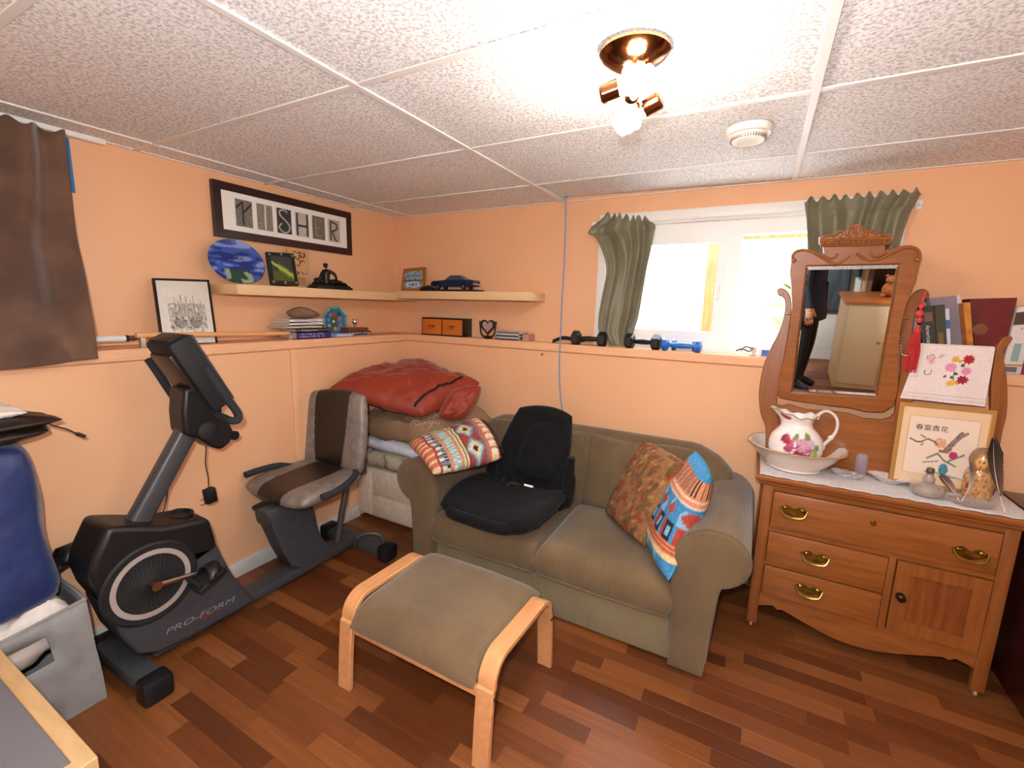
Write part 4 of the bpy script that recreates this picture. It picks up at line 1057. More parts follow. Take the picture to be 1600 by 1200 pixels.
# long six-photo word picture
C = [PX(331, 279, .03), PX(549, 332, .03), PX(549, 399, .03)]
y0_, y1_ = C[0].y, C[1].y; z1_ = (C[0].z+C[1].z)/2; z0_ = C[2].z
wp, J, n = pframe('word_picture', 'long dark framed row of six letter photographs on white mat', [V(.028, y0_, z1_), V(.028, y1_, z1_), V(.028, y1_, z0_), V(.028, y0_, z0_)], .042, .026, dkw, None, matc='#E9E7E2')
tone = [('#4A4742', '#8F8C84', '#2A2826'), ('#6D6558', '#9A9184', '#D8D2C4'), ('#3A3936', '#34332F', '#B5B2AA'), ('#A7A49A', '#C9C6BC', '#37352F'), ('#5C554A', '#7E766A', '#8F8778'), ('#A39B8C', '#B9B1A2', '#35312B')]
ly0, ly1 = y0_+.042+.055, y1_-.042-.045; cw = (ly1-ly0)/6
for k, ch in enumerate('FISHER'):
    a, b = ly0+cw*k+cw*.11, ly0+cw*(k+1)-cw*.11; zt_, zb_ = z1_-.042-.030, z0_+.042+.028
    if zt_ < zb_: zt_, zb_ = zb_, zt_
    c1, c2, c3 = [rgb(x) for x in tone[k]]
    def cf(u, v, c1=c1, c2=c2, k=k):
        m_ = noise.noise(V(u*14+k*7, v*18, k))
        return tuple(c1[i]*(1-min(1, max(0, .5+m_*1.2)))+c2[i]*min(1, max(0, .5+m_*1.2)) for i in range(3))
    X_ = .0265
    ph = G().surf(lambda u, v: V(X_, a+(b-a)*u, zt_+(zb_-zt_)*v), 20, 28, colfn=cf).obj('letter_photo', prn(), wp, smooth=False, color=True)
    yc = (a+b)/2; hw = (b-a)/2; hh = (zt_-zb_)/2; zc = (zt_+zb_)/2
    def S(px, r, X_=X_, yc=yc, hw=hw, zc=zc, hh=hh): return G().tube([V(X_+.001, yc+p*hw, zc+q*hh) for p, q in smoothpath2(px)], r, 6, flat=1)
    def smoothpath2(px): return [(p.x, p.y) for p in smoothpath([V(p, q, 0) for p, q in px], 5)]
    st = {'F': [[(-.15, -.9), (-.15, .7)], [(-.9, .35), (-.1, .85)], [(-.15, .0), (.9, .75)]], 'I': [[(.0, -.95), (.05, .95)]], 'S': [[(.45, .75), (.0, .9), (-.6, .75), (-.5, .4), (.2, .05), (.7, -.35), (.5, -.8), (-.2, -.9), (-.75, -.55), (-.4, -.2)]],
          'H': [[(-.75, -.95), (-.75, .9)], [(.75, -.95), (.75, .9)], [(-.75, -.1), (.75, -.1)]], 'E': [[(-.5, .7), (-.5, -.7)], [(-.5, .7), (.5, .7)], [(-.5, 0), (.3, 0)], [(-.5, -.7), (.5, -.7)]], 'R': [[(-.6, .85), (-.6, -.9)], [(-.6, .8), (.3, .65), (.5, .3), (.1, .05), (-.5, -.1)], [(-.3, -.15), (.1, -.7), (.4, -.9)]]}[ch]
    g = G()
    for s_ in st:
        q = S(s_, .0045 if ch not in 'H' else .006); g.add(q.v, q.f)
    g.obj('letter_shape', M('letter_tone_%s' % ch, tone[k][2], .6), ph)
# oval blue plate leaning on the wall
pc = PX(371, 402, .09); ry = (PX(415, 405, .09).y-PX(328, 400, .09).y)/2; pcz = ZL+.002
rz_ = .118
def plc(u, v, p):
    x, y = p.x/ry, p.y/rz_
    if y < -.35 and abs(x) < .5: 
        s_ = noise.noise(V(x*4, y*3, 1)); return rgb('#2E4A3A') if s_ < .1 else rgb('#8FA08A')
    s_ = noise.noise(V(x*1.5, y*5, 4))
    return rgb('#22347A') if s_ < -.1 else rgb('#3A56A8') if s_ < .22 else rgb('#7E92C4')
mt_ = Matrix(((0,-.0,1),(1,0,0),(0,1,0))).to_4x4()   # local x->world y, local y->world z, local z->world x
tl = Matrix.Rotation(-math.radians(14), 4, 'Y')
_pr = [(0, .010), (.2, .010), (.4, .0105), (.6, .0115), (.8, .0135), (.94, .018), (1.0, .02), (.98, .013), (.7, .002), (0, 0)]
_pr = [tuple(_pr[i][j]+(_pr[i+1][j]-_pr[i][j])*k/6 for j in (0, 1)) for i in range(len(_pr)-1) for k in range(6)]+[_pr[-1]]
op = G().lathe(_pr, 96, (0,0,0), None)
vs = []
cs_ = []
for p in op.v:
    cs_.append(plc(0, 0, V(p.x*ry, p.y*rz_, 0))); q = V(p.z, p.x*ry, p.y*rz_); q = tl @ q; vs.append(V(.07, pc.y, ZL+.002+rz_*.97)+q)
g = G(); g.add(vs, op.f, cs_)
opl = g.obj('oval_plate', glz, None, label='oval blue painted plate propped up on the shelf', cat='plate', color=True)
scribble_g(V(.094, pc.y-.055, ZL+.128), (0,1,0), (-.24,0,1), .10, .018, 3).obj('lettering', M('dark_navy_print', '#141B3A', .5), opl, smooth=False)
# photo frame, carved plaque, bronze figure
def gph(u, v):
    s_ = abs(v-(.25+.55*u)+.05*noise.noise(V(u*5, v*5, 2)))
    return rgb('#A8B446') if s_ < .07 else rgb('#6C7A2E') if s_ < .16 and u > .3 else rgb('#3A3E3A') if v < .6 else rgb('#4E5A22')
gC = [PX(416, 393, .10), PX(459, 396, .10), PX(467, 446, .15), PX(424, 444, .15)]
gf, J, n = pframe('desk_photo', 'small dark green photo frame with silver studs on the shelf', gC, .022, .016, M('dark_green_frame', '#20251A', .4), gph, 30, 36, cat='photo frame')
for u, v in ((.09,.09),(.5,.06),(.91,.09),(.09,.92),(.5,.94),(.91,.92)): G().ball(bil([V(*c) for c in gC], u, v)+n*.002, .008, 8).obj('stud', M('silver_stud', '#B9BEC4', .3, .9), gf)
cpm = M('carved_cream_wood', '#C79B6E', .7)
P4 = [PX(449, 388, .06), PX(482, 390, .06), PX(482, 446, .075), PX(450, 446, .075)]
P4[2].z = P4[3].z = ZL+.002
nn_ = facing(P4)
cpq = thing('carved_plaque', 'small carved cream wooden plaque behind the green photo frame', 'plaque', (.07, P4[2].y, ZL))
G().prism(P4, -nn_*.012).obj('board', cpm, cpq, smooth=False)
rc = random.Random(9); g = G()
for k in range(26):
    u, v = rc.uniform(.12, .85), rc.uniform(.08, .62); a = rc.uniform(0, 3)
    p = bil(P4, u, v); q = bil(P4, min(.9, u+.16*math.cos(a)), min(.66, max(.05, v+.10*math.sin(a)))); g.tube([p, (p+q)/2+V(0,.002,.006), q], .0032, 5)
for k in range(6): g.tube([bil(P4, .12, .74+.035*k), bil(P4, .88, .74+.035*k)], .0016, 5)
g.obj('carving', M('brown_stain', '#6B3A22', .7), cpq)
fb = PX(515, 447, .13)
fg_ = thing('bronze_figure', 'small bronze figure sitting on a dark plinth on the shelf', 'figurine', (fb.x, fb.y, ZL))
brz = M('dark_patinated_bronze', '#24241F', .32, .8, col2='#3A3A34', scale=30)
y0f, y1f = PX(486, 448, .13).y, PX(543, 450, .13).y
G().bb((.09, y0f, ZL), (.18, y1f, ZL+.018), .003).bb((.097, y0f+.012, ZL+.018), (.173, y1f-.012, ZL+.028), .003).obj('plinth', M('dark_plinth', '#1C110E', .35), fg_)
zb = ZL+.028; yc = (y0f+y1f)/2; L_ = (y1f-y0f)
def fp(a, b, c): return V(.135+c, y0f+L_*a, zb+b)
g = G()
g.tube(smoothpath([fp(.40,.012,0), fp(.38,.045,0), fp(.40,.078,0), fp(.40,.098,0)], 4), [.022,.022,.022,.022,.023,.023,.024,.024,.024,.022,.016,.009,.008], 10)
g.ball(fp(.385,.118,0), (.013,.014,.016), 12); g.ball(fp(.385,.126,0), (.015,.017,.008), 10)
g.tube(smoothpath([fp(.34,.088,.0), fp(.24,.06,.01), fp(.16,.03,.012), fp(.12,.006,.012)], 4), [.010]*5+[.008]*5+[.007]*3, 8)
g.tube(smoothpath([fp(.46,.09,.0), fp(.56,.07,.018), fp(.60,.045,.022), fp(.56,.02,.028)], 4), [.010]*5+[.008]*5+[.007]*3, 8)
g.tube(smoothpath([fp(.42,.015,.012), fp(.60,.022,.018), fp(.74,.018,.015), fp(.90,.008,.012)], 4), [.018]*4+[.014]*5+[.010]*4, 8)
g.tube(smoothpath([fp(.38,.015,-.012), fp(.20,.03,-.012), fp(.14,.022,-.01), fp(.24,.006,-.01)], 4), [.018]*4+[.013]*5+[.010]*4, 8)
g.tube([fp(.05,.006,0), fp(.5,.006,0), fp(.97,.004,0)], [.016,.02,.012], 8, flat=.5)
g.obj('figure', brz, fg_, ang=70)
# framed print of fishing boats leaning on the ledge
def ships(u, v):
    b = .86+.05*noise.noise(V(u*8, v*8, 1)); k = 0
    if .16 < u < .88 and .20 < v < .86:
        if v < .58:
            for mx_, h_ in ((.22,.42),(.30,.26),(.36,.30),(.42,.22),(.47,.34),(.52,.25),(.60,.30),(.66,.22),(.74,.36),(.80,.30)):
                if abs(u-mx_-.02*(v-.4)) < .008 and v > h_: k = .6
            if v > .36: k = max(k, .35+.6*noise.noise(V(u*22, v*16, 3)))
            if abs(v-.40-.03*math.sin(u*18)) < .012: k = .5
        else:
            k = .45+.8*noise.noise(V(u*16, v*14, 7)) - (.3 if v > .75 else 0)
            for cx_ in (.36, .66):
                d = ((u-cx_)/.16)**2+((v-.62)/.16)**2
                if d < 1 and v > .62: k = .62+.35*noise.noise(V(u*20, v*30, 5)) if d < .8 else .15
    k = min(.9, max(0, k)); t = b*(1-k)
    return (t*.78, t*.74, t*.66)
pframe('boat_picture', 'black framed ink drawing of fishing boats leaning on the ledge', [PX(238, 434, .055), PX(327, 437, .055), PX(341, 538, .17), PX(253, 541, .17)], .011, .014, blkf, ships, 90, 100, .0, '#D8D2C6')
# wall-coloured pole and white tackle lying along the ledge
pl = thing('painted_pole', 'long orange painted wooden pole lying along the ledge', 'pole', (.18, -1.5, LEDGE))
pa, pb = PX(212, 524, .205), PX(447, 521, .205)
G().cyl(pa, pb, .0115, .0115).obj('shaft', M('pole_paint', '#DDA06C', .5), pl)
G().cyl(pb, pb+(pb-pa).normalized()*.02, .0125).obj('end_ferrule', M('pale_ferrule', '#B7A894', .4, .5), pl)
for q in (pa, pb): G().bb((q.x-.014, q.y+.012, LEDGE), (q.x+.014, q.y+.03, q.z-.010), .002).obj('support_block', MATS['pale_ferrule'], pl)
wr_ = thing('white_rod_tube', 'white capped tube with brass fitting poking out from the brown curtain', 'tube', (.175, -1.95, LEDGE))
yw0, yw1 = PX(60, 530, .175).y, PX(193, 524, .175).y
G().cyl((.185, yw0, LEDGE+.042), (.185, yw1, LEDGE+.042), .013).obj('tube_body', M('white_pvc', '#D9D6D2', .35), wr_)
G().bb((.17, yw0, LEDGE), (.2, yw0+.02, LEDGE+.032), .002).obj('support_block', whitem, wr_); G().cyl((.185, yw1, LEDGE+.042), (.185, yw1+.012, LEDGE+.042), .0135).obj('black_collar', bp_, wr_)
G().tube([V(.185, yw1+.012, LEDGE+.042), V(.185, yw1+.03, LEDGE+.042), V(.185, yw1+.042, LEDGE+.041)], [.010, .012, .007], 12).obj('brass_fitting', M('brown_brass', '#7A6246', .35, .8), wr_)
wr2 = thing('fishing_rod', 'slim white and red rod handle resting above the white tube', 'fishing rod', (.10, -1.95, LEDGE))
yv0, yv1 = PX(80, 520, .10).y, PX(192, 516, .10).y
G().cyl((.10, yv0, LEDGE+.03), (.10, yv1, LEDGE+.03), .008, .006).obj('handle', M('white_cork', '#D2C8BE', .6), wr2)
for t in (.62, .75, .9):
    yy = yv0+(yv1-yv0)*t; G().cyl((.10, yy, LEDGE+.03), (.10, yy+.016, LEDGE+.03), .0085).obj('ring', M('dark_red_ring', '#5A2A2A', .4), wr2)
# books and bits on the left ledge
pgm = M('page_edges', '#CDB9A0', .8, col2='#B8A38A', scale=60, stretch=(1,1,14))
def book(x0, x1, y0, y1, z0, z1, cov, label, spine='x', texts=(), group=None, name='book'):
    b = thing(name, label, 'book', ((x0+x1)/2, (y0+y1)/2, z0), group=group); t = .003
    cm_ = M('cover_'+cov, '#'+cov, .45)
    g = G().bb((x0, y0, z0), (x1, y1, z0+t)).bb((x0, y0, z1-t), (x1, y1, z1))
    if spine == 'x': g.bb((x1-t, y0, z0), (x1, y1, z1))
    g.obj('cover', cm_, b, smooth=False)
    G().bb((x0+.002, y0+.003, z0+t), (x1-t, y1-.003, z1-t)).obj('pages', pgm, b, smooth=False)
    for (s, sz, off, zz, colr) in texts:
        tx = text_g(s, sz, V(x1+.0006, y0+off, zz), (0,1,0), (0,0,1), 0) if s else scribble_g(V(x1+.0006, y0+off, zz), (0,1,0), (0,0,1), (y1-y0-off)*.8, sz, int(zz*1e4))
        tx.obj('lettering', M('spine_ink_'+colr, '#'+colr, .6), b, smooth=False)
    return b
yA, yB = PX(464, 528, .21).y, PX(517, 526, .21).y
book(.05, .21, yA, yB, LEDGE+.001, LEDGE+.040, '2E1F72', 'thick purple paperback at the bottom of the book stack', texts=[(None, .010, .018, LEDGE+.024, 'C9C0DE'), (None, .010, .018, LEDGE+.009, 'C9C0DE')])
book(.055, .208, yA-.002, yB-.004, LEDGE+.041, LEDGE+.060, '4A4E3E', 'olive paperback lying on the purple book', texts=[('The Dog Care Book', .013, .035, LEDGE+.046, 'E6E2D6')])
yC, yD = PX(452, 503, .20).y, PX(505, 500, .20).y
book(.02, .195, yA-.05, yB-.05, LEDGE+.061, LEDGE+.078, 'C4B49E', 'pale tan paperback lying between the olive book and the white books')
book(.04, .20, yC, yD, LEDGE+.079, LEDGE+.097, 'D9D6D4', 'white paperback with red mark on its spine in the stack', texts=[(None, .008, .07, LEDGE+.084, 'B08A8A')])
book(.035, .198, yC+.002, yD+.001, LEDGE+.098, LEDGE+.116, 'E2E2E4', 'white paperback with blue lettering on top of the book stack', texts=[(None, .008, .03, LEDGE+.104, '5870A0')])
sp = V(.12, PX(474, 485, .12).y, LEDGE+.117)
st_ = G().ball(V(0,0,0), 1, 28)
st_.v = [V(p.x*.052, p.y*.105*(1-.10*p.z), (p.z*.034+.034)*(1-.28*p.y if p.y > 0 else 1))*(1+.06*noise.noise(p*1.7)) + sp for p in st_.v]
st_.obj('stone', M('brown_beach_stone', '#8E7058', .8, col2='#7A5E48', scale=25, bump=.2, bscale=90), None, label='smooth brown stone lying on the book stack', cat='stone')
# octagonal painted dish
od = V(.05, PX(521, 497, .05).y, LEDGE+.094)
def octc(x, y):
    r = max(abs(x), abs(y), (abs(x)+abs(y))*.7071); a = math.atan2(y, x)
    if r > .86: return rgb('#4FA39A')
    if r > .74: return rgb('#1F7F86')
    f = [(.0,.45,.16,'#B23A3A'),(.38,.5,.12,'#3A2A2A'),(-.32,.42,.12,'#C96A7A'),(.45,.15,.14,'#C0576A'),(-.5,.1,.15,'#6E8FC0'),(.5,-.25,.13,'#B85A6A'),(-.45,-.3,.13,'#C98A9A'),(.05,-.55,.15,'#D88A3A'),(.35,-.5,.12,'#4A7FC0'),(-.02,-.02,.10,'#D8DCE0')]
    for fx, fy, fr2, c in f:
        if (x-fx)**2+(y-fy)**2 < fr2**2: return rgb(c)
    if abs(x) < .28 and abs(y) < .5: return rgb('#2F6B3A')
    return rgb('#2A6FA0')
g = G(); R_ = .098; N_ = 44
def dish(u, v):
    a = 2*PI*u; oc = 1/max(abs(math.cos(((a+PI/8) % (PI/4))-PI/8)), .01); r = v*R_*oc*.95
    return V(.05+.02*v*v, od.y+r*math.cos(a), od.z+r*math.sin(a))
g.surf(dish, 64, 26, cu=True, colfn=lambda u, v: octc(v*math.cos(2*PI*u), v*math.sin(2*PI*u)))
odo = g.obj('octagonal_dish', glz, None, label='octagonal teal dish painted with flowers standing on the ledge', cat='dish', color=True, solid=.006)
for k in range(32):
    p = dish(k/32, .97); G().ball(p+V(.004,0,0), .0035, 6).obj('rim_dot', M('white_dot', '#DCE4E0', .5), odo)
# wooden stepped base with silver bell
tb = thing('silver_bell', 'little silver cup trophy on a stepped wooden base', 'trophy', (.14, PX(556, 515, .14).y, LEDGE))
yt0, yt1 = PX(537, 518, .14).y, PX(572, 518, .14).y; zt0 = LEDGE+.022
wdm = wood('reddish_wood', '#7A3A1E', '#6A2E16', (8,1,8), .4, 5)
G().bb((.10, yt0, zt0), (.19, yt1, zt0+.010), .002).bb((.105, yt0+.004, zt0+.010), (.185, yt1-.02, zt0+.032), .003).obj('base', wdm, tb)
G().lathe([(.012, 0), (.010, .004), (.005, .012), (.006, .02), (.016, .026), (.019, .036), (.018, .044), (.010, .046), (.010, .05), (.015, .054), (.015, .058), (0, .06)], 20, (.145, (yt0+yt1)/2-.006, zt0+.032)).obj('cup', M('silver_plate', '#C9C2BA', .15, 1), tb)
for (u0, u1, z0, z1, c_, lb) in ((522, 548, 0, .021, '7E9CC4', 'flat pale blue card box on the ledge under the wooden trophy base'), (549, 574, 0, .021, 'C8C6C4', 'small white and blue patterned tin on the ledge under the trophy')):
    a, b = PX(u0, 524, .17).y, PX(u1, 524, .17).y
    bx_ = thing('small_box', lb, 'box', (.14, (a+b)/2, LEDGE)); G().bb((.09, a, LEDGE+z0), (.19, b, LEDGE+z1), .002).obj('body', M('box_'+c_, '#'+c_, .5, col2='#4A5A7A' if u0 > 540 else '#98B0CC', scale=40, lo=.5, hi=.6), bx_)
    G().bb((.1901, a+.006, LEDGE+.004), (.1908, b-.012, LEDGE+.016)).obj('label_panel', M('label_'+c_, '#B7C6DA' if u0 < 540 else '#35363E', .5), bx_)
# gold frame on the right-hand shelf
goldf = M('gilt_frame', '#A8762E', .35, .5)
def lake(u, v):
    d = ((u-.5)/.38)**2+((v-.78)/.16)**2
    if .55 < d < 1: return rgb('#D5D8DC')
    if abs(v-.55) < .03: return rgb('#2F3B48')
    return rgb('#8FA2B5') if noise.noise(V(u*9, v*9, 1)) > -.1 else rgb('#5F7286')
gc = [PY(630, 420, -.09), PY(664, 417, -.09), PY(662, 451, -.13), PY(626, 452, -.13)]
gc[2].z = gc[3].z = ZR+.002
pframe('gilt_photo_frame', 'small gilt frame with blue lake photo on the shelf', gc, .022, .016, goldf, lake, 30, 30, cat='photo frame')
# model car on a black stand
car_y = -.15
sx0, sx1 = PY(664, 449, car_y).x, PY(750, 449, car_y).x
G().bb((sx0, car_y-.06, ZR), (sx1, car_y+.06, ZR+.014), .004).tube([V(sx0+.0, car_y-.05, ZR+.014), V(sx0+.03, car_y, ZR+.03), V(sx0+.08, car_y+.02, ZR+.02)], [.012, .016, .008], 8).obj('display_stand', M('black_display_stand', '#111113', .4), None, label='flat black display stand under the blue model car', cat='stand')
mc = thing('model_car', 'dark blue model muscle car on a black stand', 'model car', ((sx0+sx1)/2, car_y, ZR+.015))
cx0, cx1 = PY(679, 440, car_y).x, PY(745, 440, car_y).x; CL = cx1-cx0; zc0 = ZR+.015
navy = M('navy_car_paint', '#16254A', .2, .3, coat=.6)
body = [(0,.022),(0,.046),(.03,.056),(.30,.062),(.34,.064),(.70,.066),(.98,.062),(1,.050),(.99,.022),(.86,.017),(.82,.034),(.78,.038),(.73,.034),(.69,.016),(.27,.016),(.23,.034),(.18,.038),(.13,.034),(.09,.018)]
bevel(G().prism([V(cx0+CL*a, car_y-.044, zc0+b) for a, b in body], (0, .088, 0)).obj('body', navy, mc, smooth=False), .006, 3, 40)
g = G()
lo_ = [V(cx0+CL*a, car_y+s*.040, zc0+.062) for a, s in ((.33,-1),(.82,-1),(.82,1),(.33,1))]; hi_ = [V(cx0+CL*a, car_y+s*.033, zc0+.090) for a, s in ((.44,-1),(.66,-1),(.66,1),(.44,1))]
g.add(lo_+hi_, [[0,1,5,4],[1,2,6,5],[2,3,7,6],[3,0,4,7]]).obj('windows', M('car_glass', '#3A4450', .1, spec=.8), mc, smooth=False)
bevel(G().prism([p+V(0,0,-.001) for p in hi_], (0,0,.004)).obj('roof', navy, mc), .003)
for a in (.18, .78):
    for s in (-1, 1):
        c_ = V(cx0+CL*a, car_y+s*.040, zc0+.018)
        wh = G().lathe([(0,-.009),(.017,-.009),(.018,-.006),(.018,.006),(.017,.009),(0,.009)], 20, c_, Matrix.Rotation(PI/2, 4, 'X')).obj('wheel', M('tyre', '#0E0E0F', .7), mc)
        G().lathe([(0,-.0105),(.010,-.0105),(.011,-.008),(.011,.008),(.010,.0105),(0,.0105)], 16, c_, Matrix.Rotation(PI/2, 4, 'X')).obj('hub_cap', M('chrome_cap', '#C8CCD0', .15, 1), wh)
for a in (-.006, 1.002): G().box((cx0+CL*a, car_y, zc0+.034), (.006, .088, .010), .002).obj('bumper', MATS['chrome_cap'], mc)
for s in (-1, 1): G().box((cx1+.001, car_y+s*.028, zc0+.050), (.004, .024, .008), .001).obj('tail_light', M('tail_red', '#7A2A22', .3), mc)
# two-drawer box
bx0, bx1 = PY(659, 515, -.112).x, PY(724, 515, -.112).x; bz1 = LEDGE+.128
db = thing('drawer_box', 'black box with two orange drawer fronts on the ledge', 'drawer box', ((bx0+bx1)/2, -.06, LEDGE))
blw = M('black_lacquer', '#1A1411', .4)
G().bb((bx0, -.112, LEDGE+.001), (bx1, -.004, bz1), .002).obj('case', blw, db)
mid_ = (bx0+bx1)/2
for a, b in ((bx0+.01, mid_-.005), (mid_+.005, bx1-.01)):
    d_ = G().bb((a, -.117, LEDGE+.01), (b, -.110, bz1-.01), .002).obj('drawer', M('orange_varnish', '#C46A24', .35), db)
    cx_ = (a+b)/2
    G().tube([V(cx_+.022*math.cos(t), -.120, LEDGE+.066+.012*math.sin(t)*(-1 if True else 1)) for t in [k*PI/8 for k in range(9)]], .003, 6).bb((cx_-.025, -.119, LEDGE+.066), (cx_+.025, -.117, LEDGE+.076)).obj('cup_pull', brass, d_)
    G().ball((cx_, -.121, LEDGE+.052), .005, 8).obj('pull_knob', MATS['silver_plate'], d_)
# heart-shaped frame
hc = PY(762, 511, -.10); pew = M('dark_pewter', '#4A4744', .35, .8, col2='#2E2C2A', scale=40)
def heart(s, y): 
    out = []
    for k in range(40):
        t = 2*PI*k/40; x = 16*math.sin(t)**3/17; z = (13*math.cos(t)-5*math.cos(2*t)-2*math.cos(3*t)-math.cos(4*t))/17
        out.append(V(hc.x+x*s, y, LEDGE+.085+z*s))
    return out
hf = thing('heart_frame', 'dark pewter heart-shaped photo frame on the ledge', 'photo frame', (hc.x, -.09, LEDGE))
bevel(G().frame(heart(.062, -.105), heart(.046, -.105), (0, .012, 0)).obj('frame', pew, hf), .003)
G().prism(heart(.047, -.100), (0, .004, 0)).obj('photo', M('grey_pink_photo', '#8F8C88', .3, col2='#B08A88', scale=40), hf, smooth=False)
G().lathe([(.032, 0), (.03, .006), (.014, .014), (.02, .022), (0, .024)], 20, (hc.x, -.098, LEDGE), sy=.5).obj('foot', pew, hf)
for s in (-1, 1):
    G().tube(smoothpath([V(hc.x+s*.02, -.1, LEDGE+.012), V(hc.x+s*.05, -.1, LEDGE+.03), V(hc.x+s*.058, -.1, LEDGE+.07), V(hc.x+s*.064, -.1, LEDGE+.12)], 4), .006, 8).obj('scroll_side', pew, hf)
# CD cases
ca, cb = PY(774, 520, -.112).x, PY(814, 520, -.112).x
for k, c_ in enumerate(('8E929A', '3A3C42', 'A9A8A6', '5A5E66', 'C4C2C0')):
    z = LEDGE+.001+k*.0115
    cdx = thing('disc_case', ['silver disc case at the bottom of the stack beside the heart frame', 'black disc case lying just above the silver bottom one', 'pale grey disc case in the middle of the stack', 'slate disc case lying just below the topmost one', 'whitish disc case on top of the stack beside the heart frame'][k], 'disc case', ((ca+cb)/2, -.06, z), group='disc cases beside the heart frame')
    dx = .004*math.sin(k*2.1)
    G().bb((ca+dx, -.118, z), (cb+dx, -.01, z+.0105), .001).obj('case', M('disc_case_'+c_, '#'+c_, .2), cdx)
    G().bb((ca+dx+.008, -.1186, z+.002), (cb+dx-.012, -.118, z+.0085)).obj('spine_label', M('spine_'+c_, '#2A2C30' if k % 2 == 0 else '#CFCFD2', .5), cdx)
G().bb((cb+.012, -.115, LEDGE+.001), (cb+.055, -.02, LEDGE+.046), .002).obj('small_book', M('pinkish_cover', '#C08F7C', .6, col2='#B07F6C', scale=30), None, label='little dusty pink book standing beside the disc cases', cat='book')
# dumbbells
rub = M('black_rubber', '#101012', .5); 
def dumbbell(name, label, a, b, y, hx, r, hl, mt, hm, ang=0, sides=6, group=None):
    cx_ = (a+b)/2; L_ = b-a
    d = thing(name, label, 'dumbbell', (cx_, y, LEDGE), ang, group)
    zc = LEDGE + r*(math.cos(PI/6) if sides == 6 else 1)+.0005
    def put(g, nm, m_):
        mw = mat_of(d); g.v = [mw @ (p-V(cx_, y, LEDGE)) for p in g.v]; g.obj(nm, m_, d, ang=30)
    G_ = G().tube([V(a+hl, y, zc), V(cx_-.02, y, zc), V(cx_, y, zc), V(cx_+.02, y, zc), V(b-hl, y, zc)], [.012, .015, .0165, .015, .012], 14); put(G_, 'handle', hm)
    for s in (0, 1):
        x0 = a if s == 0 else b-hl
        pts = [(x0, .8), (x0+hl*.15, 1), (x0+hl*.85, 1), (x0+hl, .8)]
        g = G(); n = sides if sides == 6 else 24; vs = []; fs = []
        for xx, k in pts:
            for j in range(n):
                an = 2*PI*j/n + (PI/6 if sides == 6 else 0); vs.append(V(xx, y+r*k*math.cos(an), zc+r*k*math.sin(an)))
        for i in range(3):
            for j in range(n): fs.append([i*n+j, i*n+(j+1) % n, (i+1)*n+(j+1) % n, (i+1)*n+j])
        fs.append(list(range(n))[::-1]); fs.append([3*n+j for j in range(n)])
        put(g.add(vs, fs), 'head', mt)
x_ = lambda u, y=-.075: PY(u, 528, y).x
dumbbell('dumbbell', 'black hexagonal dumbbell lying across a black strap', x_(896), x_(948), -.088, .05, .046, .05, rub, rub, .06)
dumbbell('dumbbell', 'black hexagonal dumbbell between the curtain and the blue weights', x_(978), x_(1033), -.08, .05, .046, .048, rub, M('dark_steel_grip', '#2A2A2C', .3, .8), -.04)
blv = M('blue_vinyl', '#1F66B8', .35)
dumbbell('dumbbell', 'small blue vinyl dumbbell with both round heads in plain view', x_(1036), x_(1098), -.098, .04, .033, .034, blv, blv, -.03, 24)
dumbbell('dumbbell', 'small grey and blue dumbbell half hidden behind the other blue one', x_(1050, -.045), x_(1090, -.045), -.034, .04, .030, .026, M('blue_grey_vinyl', '#3A5E90', .4), blv, .12, 24)
sg_ = G(); P = smoothpath([PY(863, 536, -.09), PY(880, 530, -.07), PY(905, 534, -.06), PY(925, 531, -.03), PY(940, 536, -.05)], 6)
for p in P: p.z = max(p.z, LEDGE+.004)
vs = []
for p in P: vs += [p+V(0,0,-.003), p+V(0,.004,.020)]
sg_.add(vs, [[2*i, 2*i+1, 2*i+3, 2*i+2] for i in range(len(P)-1)]).obj('nylon_strap', M('black_nylon', '#0F0F11', .8), None, label='loose black nylon strap trailing beside the dumbbell', cat='strap', solid=.003)
G().tube(smoothpath([PY(1150, 548, -.10), PY(1160, 545, -.08), PY(1170, 549, -.07), PY(1176, 545, -.06), PY(1165, 542, -.05), PY(1158, 547, -.04)], 6), .003, 6).obj('thin_cable', bp_, None, label='short black cable curled on the ledge under the window', cat='cable')
gt = PY(1177, 548, -.06)
clear = M('clear_glass', '#F4EEEA', .02, trans=1, ior=1.45)
G().lathe([(0, 0), (.016, 0), (.018, .004), (.008, .010), (.014, .022), (.018, .034), (.012, .045), (0, .048)], 14, (gt.x, -.06, LEDGE+.001)).obj('glass_trinket', M('cloudy_crystal', '#D8CBB8', .12, trans=.7), None, label='little cloudy crystal trinket on the ledge beside the blue box', cat='trinket')
b0, b1 = PY(1187, 545, -.05).x, PY(1215, 545, -.05).x
bb_ = thing('card_box', 'small white and blue card box on the ledge behind the mirror support', 'box', ((b0+b1)/2, -.04, LEDGE))
G().bb((b0, -.07, LEDGE+.001), (b1, -.015, LEDGE+.045), .002).obj('body', M('white_card', '#DDE3EC', .5), bb_)
G().bb((b0+.01, -.0708, LEDGE+.004), (b1, -.07, LEDGE+.034)).obj('blue_panel', M('blue_print', '#3A5EA8', .5), bb_)
wa = PY(847, 554, -DB-.004); G().tube([wa+V(-.008, .003, .006), wa+V(0, -.003, .0), wa+V(.012, .002, .004)], .003, 6).tube([wa+V(-.004, .003, -.008), wa+V(0, -.003, 0)], .003, 6).obj('wall_hook', M('brown_hook', '#6A3E26', .5, .4), None, label='tiny bent brown hook screwed into the lower wall', cat='hook')
